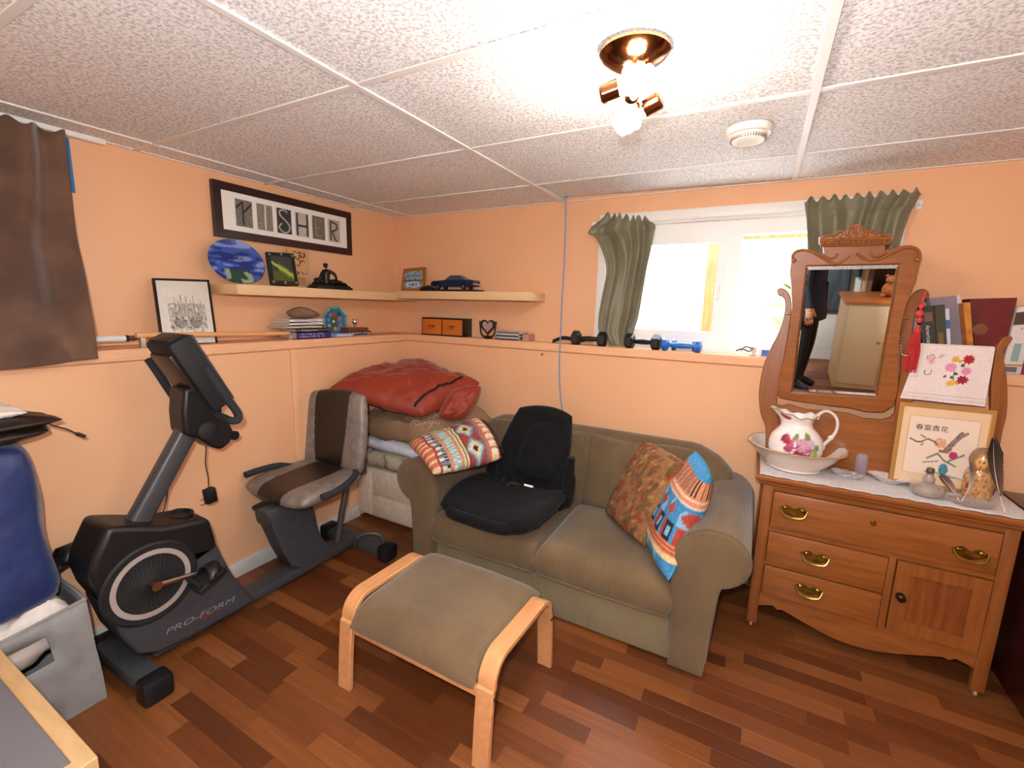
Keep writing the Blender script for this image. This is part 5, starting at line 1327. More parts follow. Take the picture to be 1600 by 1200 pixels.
# ================================================================== ON AND AROUND THE WASHSTAND
ZT = .7535
lace = M('white_lace', '#E4E1E0', .9, col2='#CFCBCC', scale=120, bump=.4, bscale=160)
def runner(u, v):
    x = 2.612+(3.478-2.612)*u; f = -.525+.010*abs(math.sin(u*PI*13)); b = -.20
    if u < .02 or u > .98: f += .01
    y = f+(b-f)*v; z = ZT+.0006+.0012*noise.noise(V(x*9, y*9, 1))
    return V(x, y, z)
G().surf(runner, 160, 30).obj('lace_runner', lace, None, label='white lace runner with scalloped edge spread over the washstand top', cat='table runner', solid=.0014)
ZT += .003
porc = M('cream_porcelain', '#E6DCD2', .18, col2='#DDD0C4', scale=3, coat=.5)
BC = V(2.745, -.335, ZT)
ba = thing('wash_basin', 'wide cream porcelain wash basin with a tan rim', 'basin', BC)
wobr = lambda a, t: 1+.018*math.sin(a*7)*t
G().lathe([(0, .002), (.100, 0), (.108, .004), (.106, .012), (.138, .040), (.166, .072), (.184, .098), (.198, .106), (.194, .110), (.178, .104), (.156, .070), (.128, .038), (.09, .018), (0, .016)], 64, BC, wob=lambda a, t: 1+(.012*math.sin(a*8) if .45 < t < .8 else 0)).obj('bowl', porc, ba, ang=60)
G().tube([V(BC.x+.1955*(1+.012*math.sin(a*8))*math.cos(a), BC.y+.1955*(1+.012*math.sin(a*8))*math.sin(a), BC.z+.107) for a in [2*PI*k/96 for k in range(96)]], .0045, 6, closed=True).obj('gilt_rim', M('tan_gilt', '#B08A6A', .35), ba)
PC = V(2.742, -.345, ZT+.017)
pi_ = thing('pitcher', 'white porcelain pitcher painted with pink roses standing in the basin', 'pitcher', PC)
ROSES = [(-2.05,.36,.024,'#A8324A'),(-1.78,.30,.030,'#C4587A'),(-1.9,.22,.020,'#B8456A'),(-1.42,.30,.034,'#D8A0B4'),(-1.2,.24,.022,'#C97A98'),(-1.5,.14,.030,'#A82E44'),(-1.25,.12,.02,'#9E2A40'),(-1.05,.33,.022,'#D2B8D0'),(-1.65,.40,.018,'#7E9A50'),(-1.15,.42,.018,'#8AA060'),(-.95,.17,.028,'#A9B868'),(-.8,.27,.018,'#8C9E78'),(-1.0,.08,.02,'#8AA050'),(-1.75,.12,.016,'#86A050')]
def rosecol(a, t, p):
    aa = a if a <= PI else a-2*PI
    if t > .86 and -2.6 < aa < -2.0: 
        if (aa+2.35)**2*.01+(t-.93)**2*.4 < .0008: return rgb('#B83A58')
    for ra, rt_, rr_, c in ROSES:
        d = math.hypot((aa-ra)*.105, (t-.14-rt_*1.15)*.24)
        if d < .86*rr_*(1+.4*noise.noise(V(aa*14, t*40, 3))):
            c0 = rgb(c); k = .8+.5*noise.noise(V(aa*22, t*60, 5)); return tuple(min(1, q*k) if k < 1 else q+(1-q)*(k-1)*1.6 for q in c0)
    return rgb('#EDE6E0')
prof = [(.066, 0), (.074, .004), (.086, .02), (.100, .045), (.107, .075), (.107, .105), (.098, .135), (.080, .160), (.063, .178), (.057, .195), (.060, .212), (.070, .230), (.078, .240)]
pp_ = []
for i in range(len(prof)-1):
    for k in range(5):
        t = k/5; a, b = prof[i], prof[i+1]; pp_.append((a[0]+(b[0]-a[0])*t, a[1]+(b[1]-a[1])*t))
pp_.append(prof[-1]); nP = len(pp_)
ip = [(r-.004, z) for r, z in pp_[::-1]][:34]
SPA = -PI*.94      # spout points to -x
def lip(p):
    """raise the spout, dip the sides, scallop the rim"""
    a = math.atan2(p.y, p.x); k = max(0, (p.z-.165)/.075); d = math.cos(a-SPA)
    z = p.z + k*k*(.028*max(0, d)**2 + .012*max(0, -d)**3 - .010 + .004*math.sin(a*9)); r = 1+k*(.50*max(0, d)**4 - .06*max(0, -d))
    return V(p.x*r, p.y*r, z)
g = G().lathe(pp_+ip, 96, (0,0,0), colfn=lambda a, t, p: rosecol(a, min(1, p.z/.24), p)); g.v = [PC+lip(p) for p in g.v]
g.obj('body', M('painted_porcelain', '#FFFFFF', .15, attr='Col', coat=.5), pi_, ang=70, color=True)
hx = PC.x
G().tube(smoothpath([V(hx+.070, PC.y, PC.z+.222), V(hx+.078, PC.y, PC.z+.250), V(hx+.105, PC.y, PC.z+.262), V(hx+.136, PC.y, PC.z+.240), V(hx+.146, PC.y, PC.z+.200), V(hx+.138, PC.y, PC.z+.160), V(hx+.120, PC.y, PC.z+.130), V(hx+.104, PC.y, PC.z+.105)], 6), [.009]*6+[.0085]*24+[.0095]*13, 10, flat=.8).ball(V(hx+.128, PC.y, PC.z+.145), .012, 10).ball(V(hx+.104, PC.y, PC.z+.098), (.010, .010, .016), 10).obj('handle', M('handle_porcelain', '#E2D2CC', .2, coat=.5), pi_)
rimp = []
for k in range(96):
    a = 2*PI*k/96; rimp.append(PC+lip(V(.078*math.cos(a), .078*math.sin(a), .240)))
G().tube(rimp, .0018, 6, closed=True).obj('gilt_rim', M('gilt_line', '#9A7A5E', .3, .4), pi_)
# small glass bottle, soap dish, shell dish, perfume bottle
pur = M('violet_glass', '#D3C2CC', .06, trans=.62, ior=1.4, coat=.5)
bpos = V(3.005, -.255, ZT)
bo = thing('glass_bottle', 'small square-shouldered violet glass bottle with a cork', 'bottle', bpos)
g = G().lathe([(.001, .001), (.026, 0), (.028, .004), (.028, .082), (.022, .094), (.011, .100), (.010, .135), (.014, .138), (.014, .144), (.010, .145), (.008, .102), (.018, .090), (.025, .080), (.025, .006), (0, .006)], 32, (0,0,0))
g.v = [bpos+V(math.copysign(abs(p.x)**.75*(.028**.25), p.x) if p.z < .1 else p.x, math.copysign(abs(p.y)**.75*(.028**.25), p.y) if p.z < .1 else p.y, p.z) for p in g.v]
g.obj('body', pur, bo, ang=60)
G().cyl(bpos+V(0,0,.128), bpos+V(0,0,.156), .0078, .0092, 12).obj('cork', M('cork', '#A9886A', .8), bo)
wdish = M('grey_white_porcelain', '#CFC6C4', .2, col2='#A89A98', scale=50, lo=.45, hi=.6, coat=.4)
sp_ = V(2.945, -.345, ZT)
G().lathe([(.001, 0), (.030, 0), (.034, .003), (.040, .012), (.044, .015), (.042, .018), (.036, .013), (.028, .006), (0, .005)], 48, sp_, mtx=rz(-.5), sx=1.45, sy=.85, wob=lambda a, t: 1+.03*math.cos(a*10)*t).obj('soap_dish', wdish, None, label='oval grey and white soap dish on the lace runner', cat='dish')
sh_ = V(3.095, -.335, ZT)
G().lathe([(.001, 0), (.026, 0), (.030, .004), (.048, .016), (.066, .026), (.068, .028), (.062, .0275), (.044, .018), (.028, .008), (0, .006)], 72, sh_, mtx=rz(-.35), sx=1.1, sy=.72, wob=lambda a, t: 1+.07*abs(math.cos(a*8))*min(1, t*1.5)).obj('shell_dish', M('shell_porcelain', '#DDD6D6', .25, col2='#C9BCB6', scale=20, coat=.3), None, label='white scalloped shell-shaped dish on the lace runner', cat='dish', ang=50)
pf = V(3.195, -.425, ZT)
pfb = thing('perfume_bottle', 'squat ribbed clear glass perfume bottle with a brown stopper', 'bottle', pf)
G().lathe([(.001, 0), (.036, 0), (.050, .008), (.056, .022), (.050, .036), (.030, .046), (.016, .052), (.020, .060), (.019, .072), (.012, .080), (.012, .090), (.009, .090), (.009, .080), (.015, .070), (.012, .054), (.044, .034), (.050, .022), (.045, .010), (0, .006)], 40, pf, wob=lambda a, t: 1+(.035*math.cos(a*12) if .05 < t < .35 else 0)).obj('body', M('pressed_glass', '#E2D6CE', .05, trans=.7, ior=1.4, coat=.6), pfb, ang=50)
G().lathe([(.008, .082), (.009, .092), (.013, .094), (.013, .108), (.010, .112), (0, .112)], 18, pf).obj('stopper', M('brown_stopper', '#5A4438', .4), pfb)
# nesting doll
dl = V(3.350, -.385, ZT)
nd = thing('nesting_doll', 'glossy painted wooden nesting doll with gold and red flowers', 'nesting doll', dl)
def dollc(a, t, p):
    aa = a if a <= PI else a-2*PI; f = aa+1.95     # face looks to the camera side
    if t > .58:
        d = math.hypot(f*.8, (t-.74)*3.2)
        if d < .34:
            if math.hypot((abs(f)-.17)*.8, (t-.76)*4) < .06: return rgb('#4A3A2A')
            if math.hypot(f*.8, (t-.66)*5) < .07: return rgb('#B04A3A')
            return rgb('#D9A86E')
        return rgb('#A5713A') if d < .5 else rgb('#8E6A4A')
    n_ = noise.noise(V(aa*5, t*16, 2)); n2 = noise.noise(V(aa*7+4, t*20, 9))
    if math.hypot((f+.5)*.6, (t-.28)*2) < .12: return rgb('#A02A2A')
    return rgb('#C9A06A') if n_ > .15 else rgb('#9C5A38') if n2 > .2 else rgb('#B98A58')
dp = [(.001,0),(.032,0),(.036,.004),(.043,.03),(.046,.06),(.045,.09),(.040,.115),(.034,.128),(.034,.134),(.038,.15),(.039,.168),(.034,.188),(.024,.203),(.012,.210),(0,.212)]
q_ = []
for i in range(len(dp)-1):
    for k in range(4): q_.append(tuple(dp[i][j]+(dp[i+1][j]-dp[i][j])*k/4 for j in (0, 1)))
q_.append(dp[-1])
G().lathe(q_, 72, dl, colfn=lambda a, t, p: dollc(a, p.z/.212, p)).obj('body', M('lacquer_paint', '#FFFFFF', .12, attr='Col', coat=.8), nd, ang=70, color=True)
# glass tray
gtr = V(3.315, -.46, ZT)
G().lathe([(.001, 0), (.050, 0), (.066, .012), (.070, .016), (.066, .018), (.048, .006), (0, .005)], 36, gtr, sx=1.0, sy=.62, wob=lambda a, t: 1+.03*math.cos(a*10)*t).obj('glass_tray', MATS['pressed_glass'], None, label='small oval cut-glass tray in front of the nesting doll', cat='tray', ang=50)
# feathers
def feather(name, label, base, tip, bend, W_, dark, light, seed):
    base = V(*base); tip = V(*tip); ax = tip-base; t_ = thing(name, label, 'feather', base)
    side = ax.cross(V(.35, -1, .1)).normalized(); nn2 = side.cross(ax).normalized()
    sp2 = lambda s: base+ax*s+side*bend*math.sin(PI*s)
    G().tube([sp2(k/16) for k in range(17)], [.0022-.0018*k/16 for k in range(17)], 6).obj('quill', M('quill_cream', '#D2C4B4', .5), t_)
    def vane(u, v):
        s = .18+.82*v; w_ = W_*(math.sin(min(1, v*1.25)*PI*.5)**.6)*(1-max(0, v-.72)/.28*.75); q = 2*u-1
        fray = 1-.22*max(0, noise.noise(V(v*24, seed, q > 0)))*abs(q)
        return sp2(s)+side*q*w_*fray*(.75 if q < 0 else 1.0)+nn2*.004*(q*q)+ax.normalized()*abs(q)*.012
    G().surf(vane, 14, 60, colfn=lambda u, v: tuple(a*(1-min(1, max(0, v*1.4-.15)))+b*min(1, max(0, v*1.4-.15)) for a, b in zip(rgb(light), rgb(dark)))).obj('vane', prn(), t_, color=True, solid=.0008)
feather('tall_feather', 'tall blackish brown feather leaning beside the nesting doll', (3.405, -.475, ZT), (3.362, -.40, 1.005), -.012, .030, '#1E1614', '#5A4438', 1)
feather('small_feather', 'short broad brown feather lying against the glass bottle', (3.285, -.475, ZT), (3.222, -.44, .845), .006, .018, '#4E382C', '#8A7464', 2)
feather('slim_feather', 'slim curved grey feather standing in front of the picture', (3.283, -.47, ZT), (3.300, -.43, .905), .016, .010, '#5E4A40', '#B5A89C', 3)
# framed silk embroidery
def emb(u, v):
    base = rgb('#E2CDBA') if (.09 < u < .91 and .11 < v < .88) else rgb('#DDBE98')
    if (abs(u-.09) < .006 or abs(u-.91) < .006) and .11 < v < .88: return rgb('#C9A890')
    if (abs(v-.11) < .008 or abs(v-.88) < .008) and .09 < u < .91: return rgb('#C9A890')
    def seg(pts, w_):
        for (a, b), (c_, d) in zip(pts, pts[1:]):
            dx, dy = c_-a, d-b; t = max(0, min(1, ((u-a)*dx+(v-b)*dy)/(dx*dx+dy*dy)))
            if math.hypot(u-a-dx*t, (v-b-dy*t)*.8) < w_: return True
        return False
    if seg([(.13,.42),(.22,.46),(.27,.45),(.34,.40),(.42,.43),(.46,.47)], .008): return rgb('#5E4A42')
    if seg([(.25,.36),(.31,.39)], .007) or seg([(.30,.47),(.26,.50)], .006): return rgb('#7A6258')
    d = math.hypot((u-.49)/.07, (v-.44)/.07)
    if d < 1 and noise.noise(V(u*40, v*40, 1)) > -.3: return rgb('#D09A78')
    if seg([(.57,.52),(.72,.30)], .030) or seg([(.66,.38),(.78,.28)], .016): return rgb('#8C7468') if noise.noise(V(u*30, v*30, 2)) > -.2 else rgb('#6A564C')
    if seg([(.50,.54),(.58,.55),(.62,.50)], .016): return rgb('#A05A30')
    if math.hypot((u-.66)/.05, (v-.58)/.05) < 1: return rgb('#B02A5A')
    if math.hypot((u-.57)/.055, (v-.78)/.08) < 1: return rgb('#4A8FA0') if noise.noise(V(u*50, v*50, 3)) > -.1 else rgb('#2E6478')
    if seg([(.36,.66),(.48,.58),(.56,.66),(.70,.72)], .010) or seg([(.32,.72),(.5,.68)], .006) or seg([(.62,.66),(.78,.56)], .010): return rgb('#6E7A6A')
    if seg([(.36,.84),(.54,.84),(.78,.88)], .010): return rgb('#8FA39A')
    return base
EY = -.312
ec = [PY(1402, 630, EY), PY(1554, 640, EY), PY(1545, 762, EY), PY(1394, 742, EY)]
ez0, ez1 = ZT+.001, (ec[0].z+ec[1].z)/2; ex0, ex1 = (ec[0].x+ec[3].x)/2, (ec[1].x+ec[2].x)/2
ef, J, n = pframe('silk_embroidery', 'gilt framed silk embroidery of a bird on a branch', [V(ex0, EY+.012, ez1), V(ex1, EY+.012, ez1), V(ex1, EY-.012, ez0), V(ex0, EY-.012, ez0)], .016, .014, M('pale_gilt', '#B98A4A', .35, .4), emb, 130, 100, 0, '#DDBE98')
tx = text_g('春富貴花', .026, bil(J, .17, .285)+n*.001, J[1]-J[0], J[0]-J[3], .0006); tx.obj('calligraphy', M('ink', '#2E2622', .7), ef, smooth=False)
# embroidered towel over the bar
def towc(u, v):
    vv = (v-.30)/.70; c = rgb('#E3D6D2')
    if v < .3: return c
    def blob(x, y, r, col, pet=0):
        a = math.atan2(vv-y, u-x); d = math.hypot((u-x)*1.05, (vv-y)*.95)
        return rgb(col) if d < r*(1+pet*math.cos(a*9)) else None
    for b in ((.70,.19,.075,'#A8242E',.15),(.68,.56,.07,'#98203A',.15),(.70,.40,.065,'#D98AB0',.1),(.50,.35,.075,'#DC8FB2',.1),(.53,.20,.05,'#D8A828',.25),(.60,.23,.03,'#D8A828',.1),(.54,.64,.05,'#D8A828',.25),(.62,.62,.035,'#D8A828',.2),(.70,.19,.02,'#E8B0B0',0),(.68,.56,.02,'#E0A0A8',0),
              (.64,.30,.028,'#34463A',.3),(.58,.46,.026,'#34463A',.3),(.54,.53,.026,'#34463A',.3),(.46,.52,.022,'#7A3A58',.3)):
        q = blob(*b)
        if q: return q
    if abs(u-.555-.12*(vv-.45)) < .006 and .3 < vv < .6: return rgb('#5E7A4A')
    w_ = blob(.21, .20, .052, '#DDB0AC', .3)
    if w_: return rgb('#4A3440') if math.hypot((u-.21)*1.05, (vv-.20)*.95) > .045 else w_
    for b in ((.24,.28,.04,'#D8A8A8',.3),(.33,.17,.025,'#B8A0B8',.4),(.36,.14,.02,'#C4A8C0',.4),(.07,.56,.012,'#8A7A8E',0),(.11,.55,.010,'#8A7A8E',0),(.03,.57,.010,'#8A7A8E',0)):
        q = blob(*b)
        if q: return q
    if .42 < vv < .52 and abs(math.hypot((u-.23)*1.2, vv-.46)-.055) < .007: return rgb('#4A5044')
    if vv > .86 and (int(vv*60) % 4 == 0): return rgb('#CFC2C2')
    return c
tw0, tw1 = PY(1438, 540, -.285), PY(1556, 546, -.285); bl_, br_ = PY(1406, 622, -.288), PY(1540, 636, -.288)
zb_ = tb0.z; by = tb0.y
def towel(u, v):
    xt = tw0.x+(tw1.x-tw0.x)*u; zl_ = bl_.z+(br_.z-bl_.z)*u; xb2 = bl_.x+(br_.x-bl_.x)*u
    if v < .25: s = v/.25; return V(xt, by+.013+.004*math.sin(u*9), zb_-.16+.16*s)
    if v < .30: s = (v-.25)/.05; a = PI*s; return V(xt, by+.0125*math.cos(a), zb_+.0125*math.sin(a))
    s = (v-.30)/.70; return V(xt+(xb2-xt)*s, by-.0125-.006*s-.004*s*math.sin(u*11+1), zb_+(zl_-zb_)*s)
G().surf(towel, 110, 130, colfn=towc).obj('hand_towel', M('white_cotton', '#FFFFFF', .9, attr='Col', col2='#F4F4F4', scale=140, bump=.15, bscale=220), None, label='white hand towel embroidered with flowers and a butterfly', cat='towel', color=True, solid=.002)
# red tassel and silver chain on the mirror support
red = M('red_silk', '#B51A16', .5, col2='#C42A1E', scale=60, sheen=.3)
TY = -.298
ta = thing('red_tassel', 'red silk tassel with knots hung on the mirror support', 'tassel', PY(1421, 583, TY))
G().tube(smoothpath([PY(1446, 455, TY+.0), PY(1441, 470, TY), PY(1438, 485, TY), PY(1436, 505, TY)], 5), .004, 6).obj('loop', red, ta)
for (u, v, r_) in ((1440, 478, .010), (1437, 490, .014), (1437, 500, .011)): G().ball(PY(u, v, TY), (r_, r_*.7, r_*1.1), 12).obj('knot', M('red_knot', '#C43A3A', .5), ta)
G().tube([PY(1435, 508, TY), PY(1434, 516, TY), PY(1433, 520, TY)], [.007, .011, .009], 12).obj('tassel_head', red, ta)
g = G(); rt2 = random.Random(4)
for k in range(70):
    a = rt2.uniform(-1, 1); b = rt2.uniform(-1, 1); p = PY(1433, 519, TY)+V(.010*a, .006*b, 0); q = PY(1421, 578+rt2.uniform(-4, 5), TY)+V(.020*a, .007*b, 0)
    g.tube([p, (p+q)/2+V(.006*a, 0, 0), q], .0012, 4)
g.obj('fringe', red, ta, kind='stuff', weld=False)
br2 = G(); cb_ = [PY(1408, 520, -.296), PY(1408, 540, -.296), PY(1408, 552, -.297), PY(1413, 556, -.299), PY(1420, 555, -.299), PY(1424, 549, -.298)]
for k, p in enumerate(smoothpath(cb_, 5)): br2.ball(p, .0045 if k % 2 else .003, 8)
br2.obj('silver_chain', MATS['silver_plate'], None, label='thin silver bead chain looped beside the mirror frame', cat='chain', weld=False)
# books standing on the ledge behind the towel
def sbook(name, label, px, col, y0=-.125, dep=.115, spine=None, cat='book', col2=None, page=False, extra=None):
    P = [PY(u, v, y0) for u, v in px]     # TL TR BR BL
    for i in (2, 3): P[i].z = LEDGE+.001
    cen = sum(P, V(0,0,0))/4
    b = thing(name, label, cat, (cen.x, y0+dep/2, LEDGE))
    G().prism(P, (0, dep, 0)).obj('cover', M('cover_'+col, '#'+col, .45, col2='#'+col2 if col2 else None, scale=25), b, smooth=False)
    for (u0, u1, v0, v1, c_) in (spine or ()):
        Q = [bil(P, u0, v0), bil(P, u1, v0), bil(P, u1, v1), bil(P, u0, v1)]; Q = [q+V(0, -.0008, 0) for q in Q]
        G().prism(Q, (0, .0006, 0)).obj('spine_panel', M('spine_panel_'+c_, '#'+c_, .5), b, smooth=False)
    return b, P
def up_text(P, s, sz, u, v, col, b):
    d = (P[3]-P[0]); o = bil(P, u, v)+V(0, -.0016, 0)
    text_g(s, sz, o, d, (P[1]-P[0]).normalized()*1.0, 0).obj('lettering', M('ink_'+col, '#'+col, .6), b, smooth=False)
sbook('thin_book', 'thin grey-blue booklet standing next to the tassel', [(1427, 487), (1433, 486), (1440, 545), (1434, 545)], '8E98A6')
b, P = sbook('paperback', 'dark paperback with white spine title and round emblem', [(1437, 480), (1459, 477), (1471, 548), (1450, 548)], '35332C', y0=-.15, dep=.058, spine=[(.25, .85, .10, .24, '7A5A48'), (.2, .8, .86, .99, '8A4A34'), (0, .12, 0, 1, '3A5058')]); up_text(P, 'American', .021, .30, .30, 'DCD6C6', b)
sbook('paperback', 'olive green paperback with gold spine standing on the ledge', [(1460, 478), (1476, 476), (1487, 548), (1472, 548)], '43402A', y0=-.15, dep=.058, spine=[(.2, .7, .42, .95, '7A5E24')])
sbook('thin_book', 'slim white booklet with blue blocks on its spine', [(1477, 483), (1483, 482), (1493, 548), (1488, 548)], 'C9D0D8', y0=-.15, dep=.058, spine=[(.0, 1, .18, .32, '2E62A8'), (0, 1, .72, .9, '3E86C0')])
b, P = sbook('binder', 'tall frosted grey plastic binder standing on the ledge', [(1452, 466), (1500, 461), (1519, 548), (1490, 548)], '8E8088', y0=-.085, dep=.072, spine=[(.88, 1, 0, 1, 'D2C6BE')], cat='binder')
b, P = sbook('spiral_notebook', 'orange and yellow spiral notebook standing beside the binder', [(1505, 474), (1516, 472), (1531, 548), (1522, 548)], 'B04A22', y0=-.15, dep=.058, col2='C98A2A', cat='notebook')
for k in range(16): G().tube([bil(P, 1, .04+.06*k)+V(.001+.004*math.cos(a), -.004*math.sin(a)-.001, 0) for a in [j*PI/5 for j in range(11)]], .0009, 5).obj('wire_loop', MATS['silver_plate'], b)
b, P = sbook('photo_album', 'big maroon album with faint gold emblem on the ledge', [(1516, 467), (1590, 465), (1566, 556), (1532, 556)], '5E1418', y0=-.10, dep=.09, cat='album', col2='6A181E')
G().lathe([(0, .0008), (.022, .0008), (.024, 0)], 20, bil(P, .2, .42)+V(0, -.0002, 0), Matrix.Rotation(PI/2, 4, 'X')).obj('emblem', M('faded_gold_print', '#7A4A2E', .5), b)
b, P = sbook('thick_book', 'thick white book with brown picture band on its spine', [(1590, 480), (1622, 476), (1596, 577), (1566, 575)], 'D6CEC8', spine=[(0, 1, .08, .27, '4A342C'), (0, 1, .86, .885, 'C08A3A'), (.1, .75, .90, .98, '6A6A6E'), (.3, .7, .55, .82, '8AA6A0')], y0=-.112, dep=.10); scribble_g(bil(P, .45, .32)+V(0, -.0016, 0), P[3]-P[0], P[1]-P[0], .03, .022, 8).obj('lettering', M('ink_9A8A7A', '#9A8A7A', .6), b, smooth=False)
sbook('thin_book', 'slim red and blue book standing next to the thick white book', [(1624, 500), (1640, 498), (1612, 579), (1598, 578)], '8E1E34', spine=[(.5, 1, .0, 1, '3A4E98')])
# dark cherry cabinet beside the washstand
che = wood('dark_cherry', '#3E1511', '#2E0E0B', (14,14,1.2), .3, 4, .3)
cc = thing('cherry_cabinet', 'dark cherry cabinet standing beside the oak washstand', 'cabinet', (3.9, -.37, 0))
G().bb((3.515, -.60, .05), (4.28, -.14, .72), .004).bb((3.55, -.57, 0), (4.25, -.18, .05)).obj('body', che, cc)
G().bb((3.50, -.62, .72), (4.30, -.135, .745), .006).obj('top', che, cc)
for a, b in ((3.535, 3.89), (3.91, 4.265)):
    d_ = G().bb((a, -.616, .08), (b, -.60, .70), .004).obj('door', che, cc)
    G().bb((a+.06, -.622, .15), (b-.06, -.614, .63), .006).obj('raised_panel', che, d_)
    hx_ = b-.03 if a < 3.6 else a+.03
    G().tube([V(hx_, -.616, .46), V(hx_, -.635, .45), V(hx_, -.635, .37), V(hx_, -.616, .36)], .005, 8).obj('handle', brass, d_)

# ================================================================== FAR LEFT CLUTTER
gryf = M('grey_felt', '#8E8C8A', .9, col2='#7E7C7B', scale=12, bump=.2, bscale=120)
bi_ = thing('fabric_bin', 'floppy grey fabric storage bin with handle slot', 'storage bin', (.43, -2.32, 0))
bot = [V(.285, -2.46, .004), V(.575, -2.48, .004), V(.585, -2.155, .004), V(.29, -2.165, .004)]
topc = [V(.262, -2.50, .395), V(.60, -2.52, .38), V(.60, -2.178, .42), V(.265, -2.185, .42)]
def ringq(C, n=10, bulge=0, z=0):
    out = []
    c = sum(C, V(0,0,0))/4
    for i in range(4):
        for k in range(n):
            t = k/n; p = C[i].lerp(C[(i+1) % 4], t); out.append(p + (p-c).normalized()*bulge*math.sin(PI*t))
    return out
rings = []
for k in range(9):
    t = k/8; C = [bot[i].lerp(topc[i], t) for i in range(4)]; rings.append([p+V(.006*noise.noise(p*7), .006*noise.noise(p*7+V(3,3,3)), 0) for p in ringq(C, 12, .018*math.sin(PI*t)+.004)])
g = G(); n_ = 48; vs = [p for r in rings for p in r]
fs = []
for i in range(8):
    for j in range(n_):
        # handle slot on the side that faces the room (edge 1 of the outline)
        if i in (5, 6) and 12+4 <= j < 12+8: continue
        fs.append([i*n_+j, i*n_+(j+1) % n_, (i+1)*n_+(j+1) % n_, (i+1)*n_+j])
fs.append(list(range(n_)))
g.add(vs, fs).obj('walls', gryf, bi_, solid=.006, ang=70)
G().tube([p for p in rings[-1]], .006, 6, closed=True).obj('rim_binding', gryf, bi_)
linen = M('white_linen', '#D9CFC8', .9, col2='#C4B8B0', scale=14, bump=.3, bscale=60)
G().puff([V(.30, -2.47, .30), V(.575, -2.48, .30), V(.575, -2.195, .345), V(.30, -2.20, .345)], .19, 30, 30, 5, wr=.03, ws=6, seed=11, up=(0,0,1)).obj('folded_linen', linen, None, label='crumpled white linen filling the grey fabric bin', cat='linen', ang=70)
blue = M('blue_nylon', '#132452', .42, col2='#1A2F64', scale=5, bump=.4, bscale=9, bdist=.03, sheen=.2)
lb = thing('laundry_bag', 'tall blue nylon laundry bag standing in the grey bin', 'laundry bag', (.42, -2.33, .395))
rows = [(.40, .545, -2.215, -2.50), (.45, .56, -2.195, -2.52), (.55, .545, -2.198, -2.53), (.66, .525, -2.205, -2.53), (.76, .51, -2.205, -2.52), (.86, .495, -2.205, -2.52), (.93, .48, -2.212, -2.51), (.965, .46, -2.235, -2.49)]
rr_ = []
for z, xr, yn, yf in rows:
    P = []
    for k in range(48):
        a = 2*PI*k/48; cx_, cy_ = (xr+.275)/2, (yn+yf)/2; rx, ry2 = (xr-.275)/2, (yn-yf)/2
        c_, s_ = math.cos(a), math.sin(a); p = V(cx_+rx*math.copysign(abs(c_)**.55, c_), cy_+ry2*math.copysign(abs(s_)**.55, s_), z)
        q = 1+.13*noise.noise(V(p.x*9, p.y*9, z*7))+.08*noise.noise(V(p.x*20, p.y*20, z*12)); P.append(V(cx_+(p.x-cx_)*q, cy_+(p.y-cy_)*q, z+.02*noise.noise(p*5)))
    rr_.append(P)
loft(G(), rr_).obj('bag', blue, lb, ang=80, sub=1)
dk = M('black_leather', '#171210', .4, col2='#2A1C14', scale=8)
ht = thing('black_bag', 'flat black leather bag heaped on the blue laundry bag', 'bag', (.41, -2.35, .98))
G().puff([V(.30, -2.62, .99), V(.545, -2.60, .985), V(.535, -2.165, 1.01), V(.30, -2.17, 1.01)], .055, 30, 30, 3, wr=.012, seed=21, up=(0,0,1), rnd=.35).obj('lower_pouch', dk, ht, ang=70)
G().puff([V(.30, -2.62, 1.03), V(.55, -2.58, 1.03), V(.545, -2.13, 1.03), V(.30, -2.2, 1.04)], .045, 30, 30, 3, wr=.012, seed=25, up=(0,0,1), rnd=.3, mid=lambda u, v: V(0,0,.012*v)).obj('upper_flap', dk, ht, ang=70)
G().puff([V(.32, -2.50, 1.075), V(.50, -2.50, 1.075), V(.50, -2.22, 1.075), V(.32, -2.24, 1.075)], .05, 22, 22, 2.6, wr=.03, ws=7, seed=31, up=(0,0,1)).obj('tissue_wrap', M('crumpled_tissue', '#D8CCC0', .8), None, label='crumpled white tissue lying on the black leather bag', cat='tissue', ang=70)
c0_ = [PX(60, 655, .46), PX(75, 662, .46), PX(90, 667, .46), PX(105, 671, .46), PX(118, 677, .46)]
pc_ = thing('plug_cable', 'black cable with a slim plug sticking out over the laundry bag', 'cable', c0_[2])
G().tube(smoothpath(c0_, 6), .0025, 6).obj('wire', bp_, pc_)
G().tube([PX(118, 677, .46), PX(121, 678, .46), PX(133, 682, .46)], [.004, .007, .006], 8).obj('plug', bp_, pc_)
G().box(PX(57, 655, .44), (.03, .05, .02), .004, eul(.2, .2, .3)).obj('clip', M('black_clip', '#151314', .3), pc_)
# low grey-topped table with a pale wood edge
ltb = thing('low_table', 'low grey-topped table with pale wooden edging', 'table', (1.0, -2.68, 0))
plw = wood('pale_birch', '#C9A676', '#BB9766', (2,10,10), .5, 5)
TX0, TX1, TY0, TY1 = .66, 1.36, -2.95, -2.405
G().bb((TX0+.03, TY0+.03, .405), (TX1-.03, TY1-.03, .442)).obj('top', M('grey_laminate', '#6E6C6E', .5), ltb, smooth=False)
rq = lambda a, z: [V(TX0+a, TY0+a, z), V(TX1-a, TY0+a, z), V(TX1-a, TY1-a, z), V(TX0+a, TY1-a, z)]
bevel(G().frame(rq(0, .40), rq(.034, .40), (0, 0, .048)).obj('edging', plw, ltb, smooth=False), .003)
for x in (TX0+.02, TX1-.06):
    for y in (TY0+.02, TY1-.06): G().bb((x, y, 0), (x+.04, y+.04, .40), .003).obj('leg', plw, ltb)
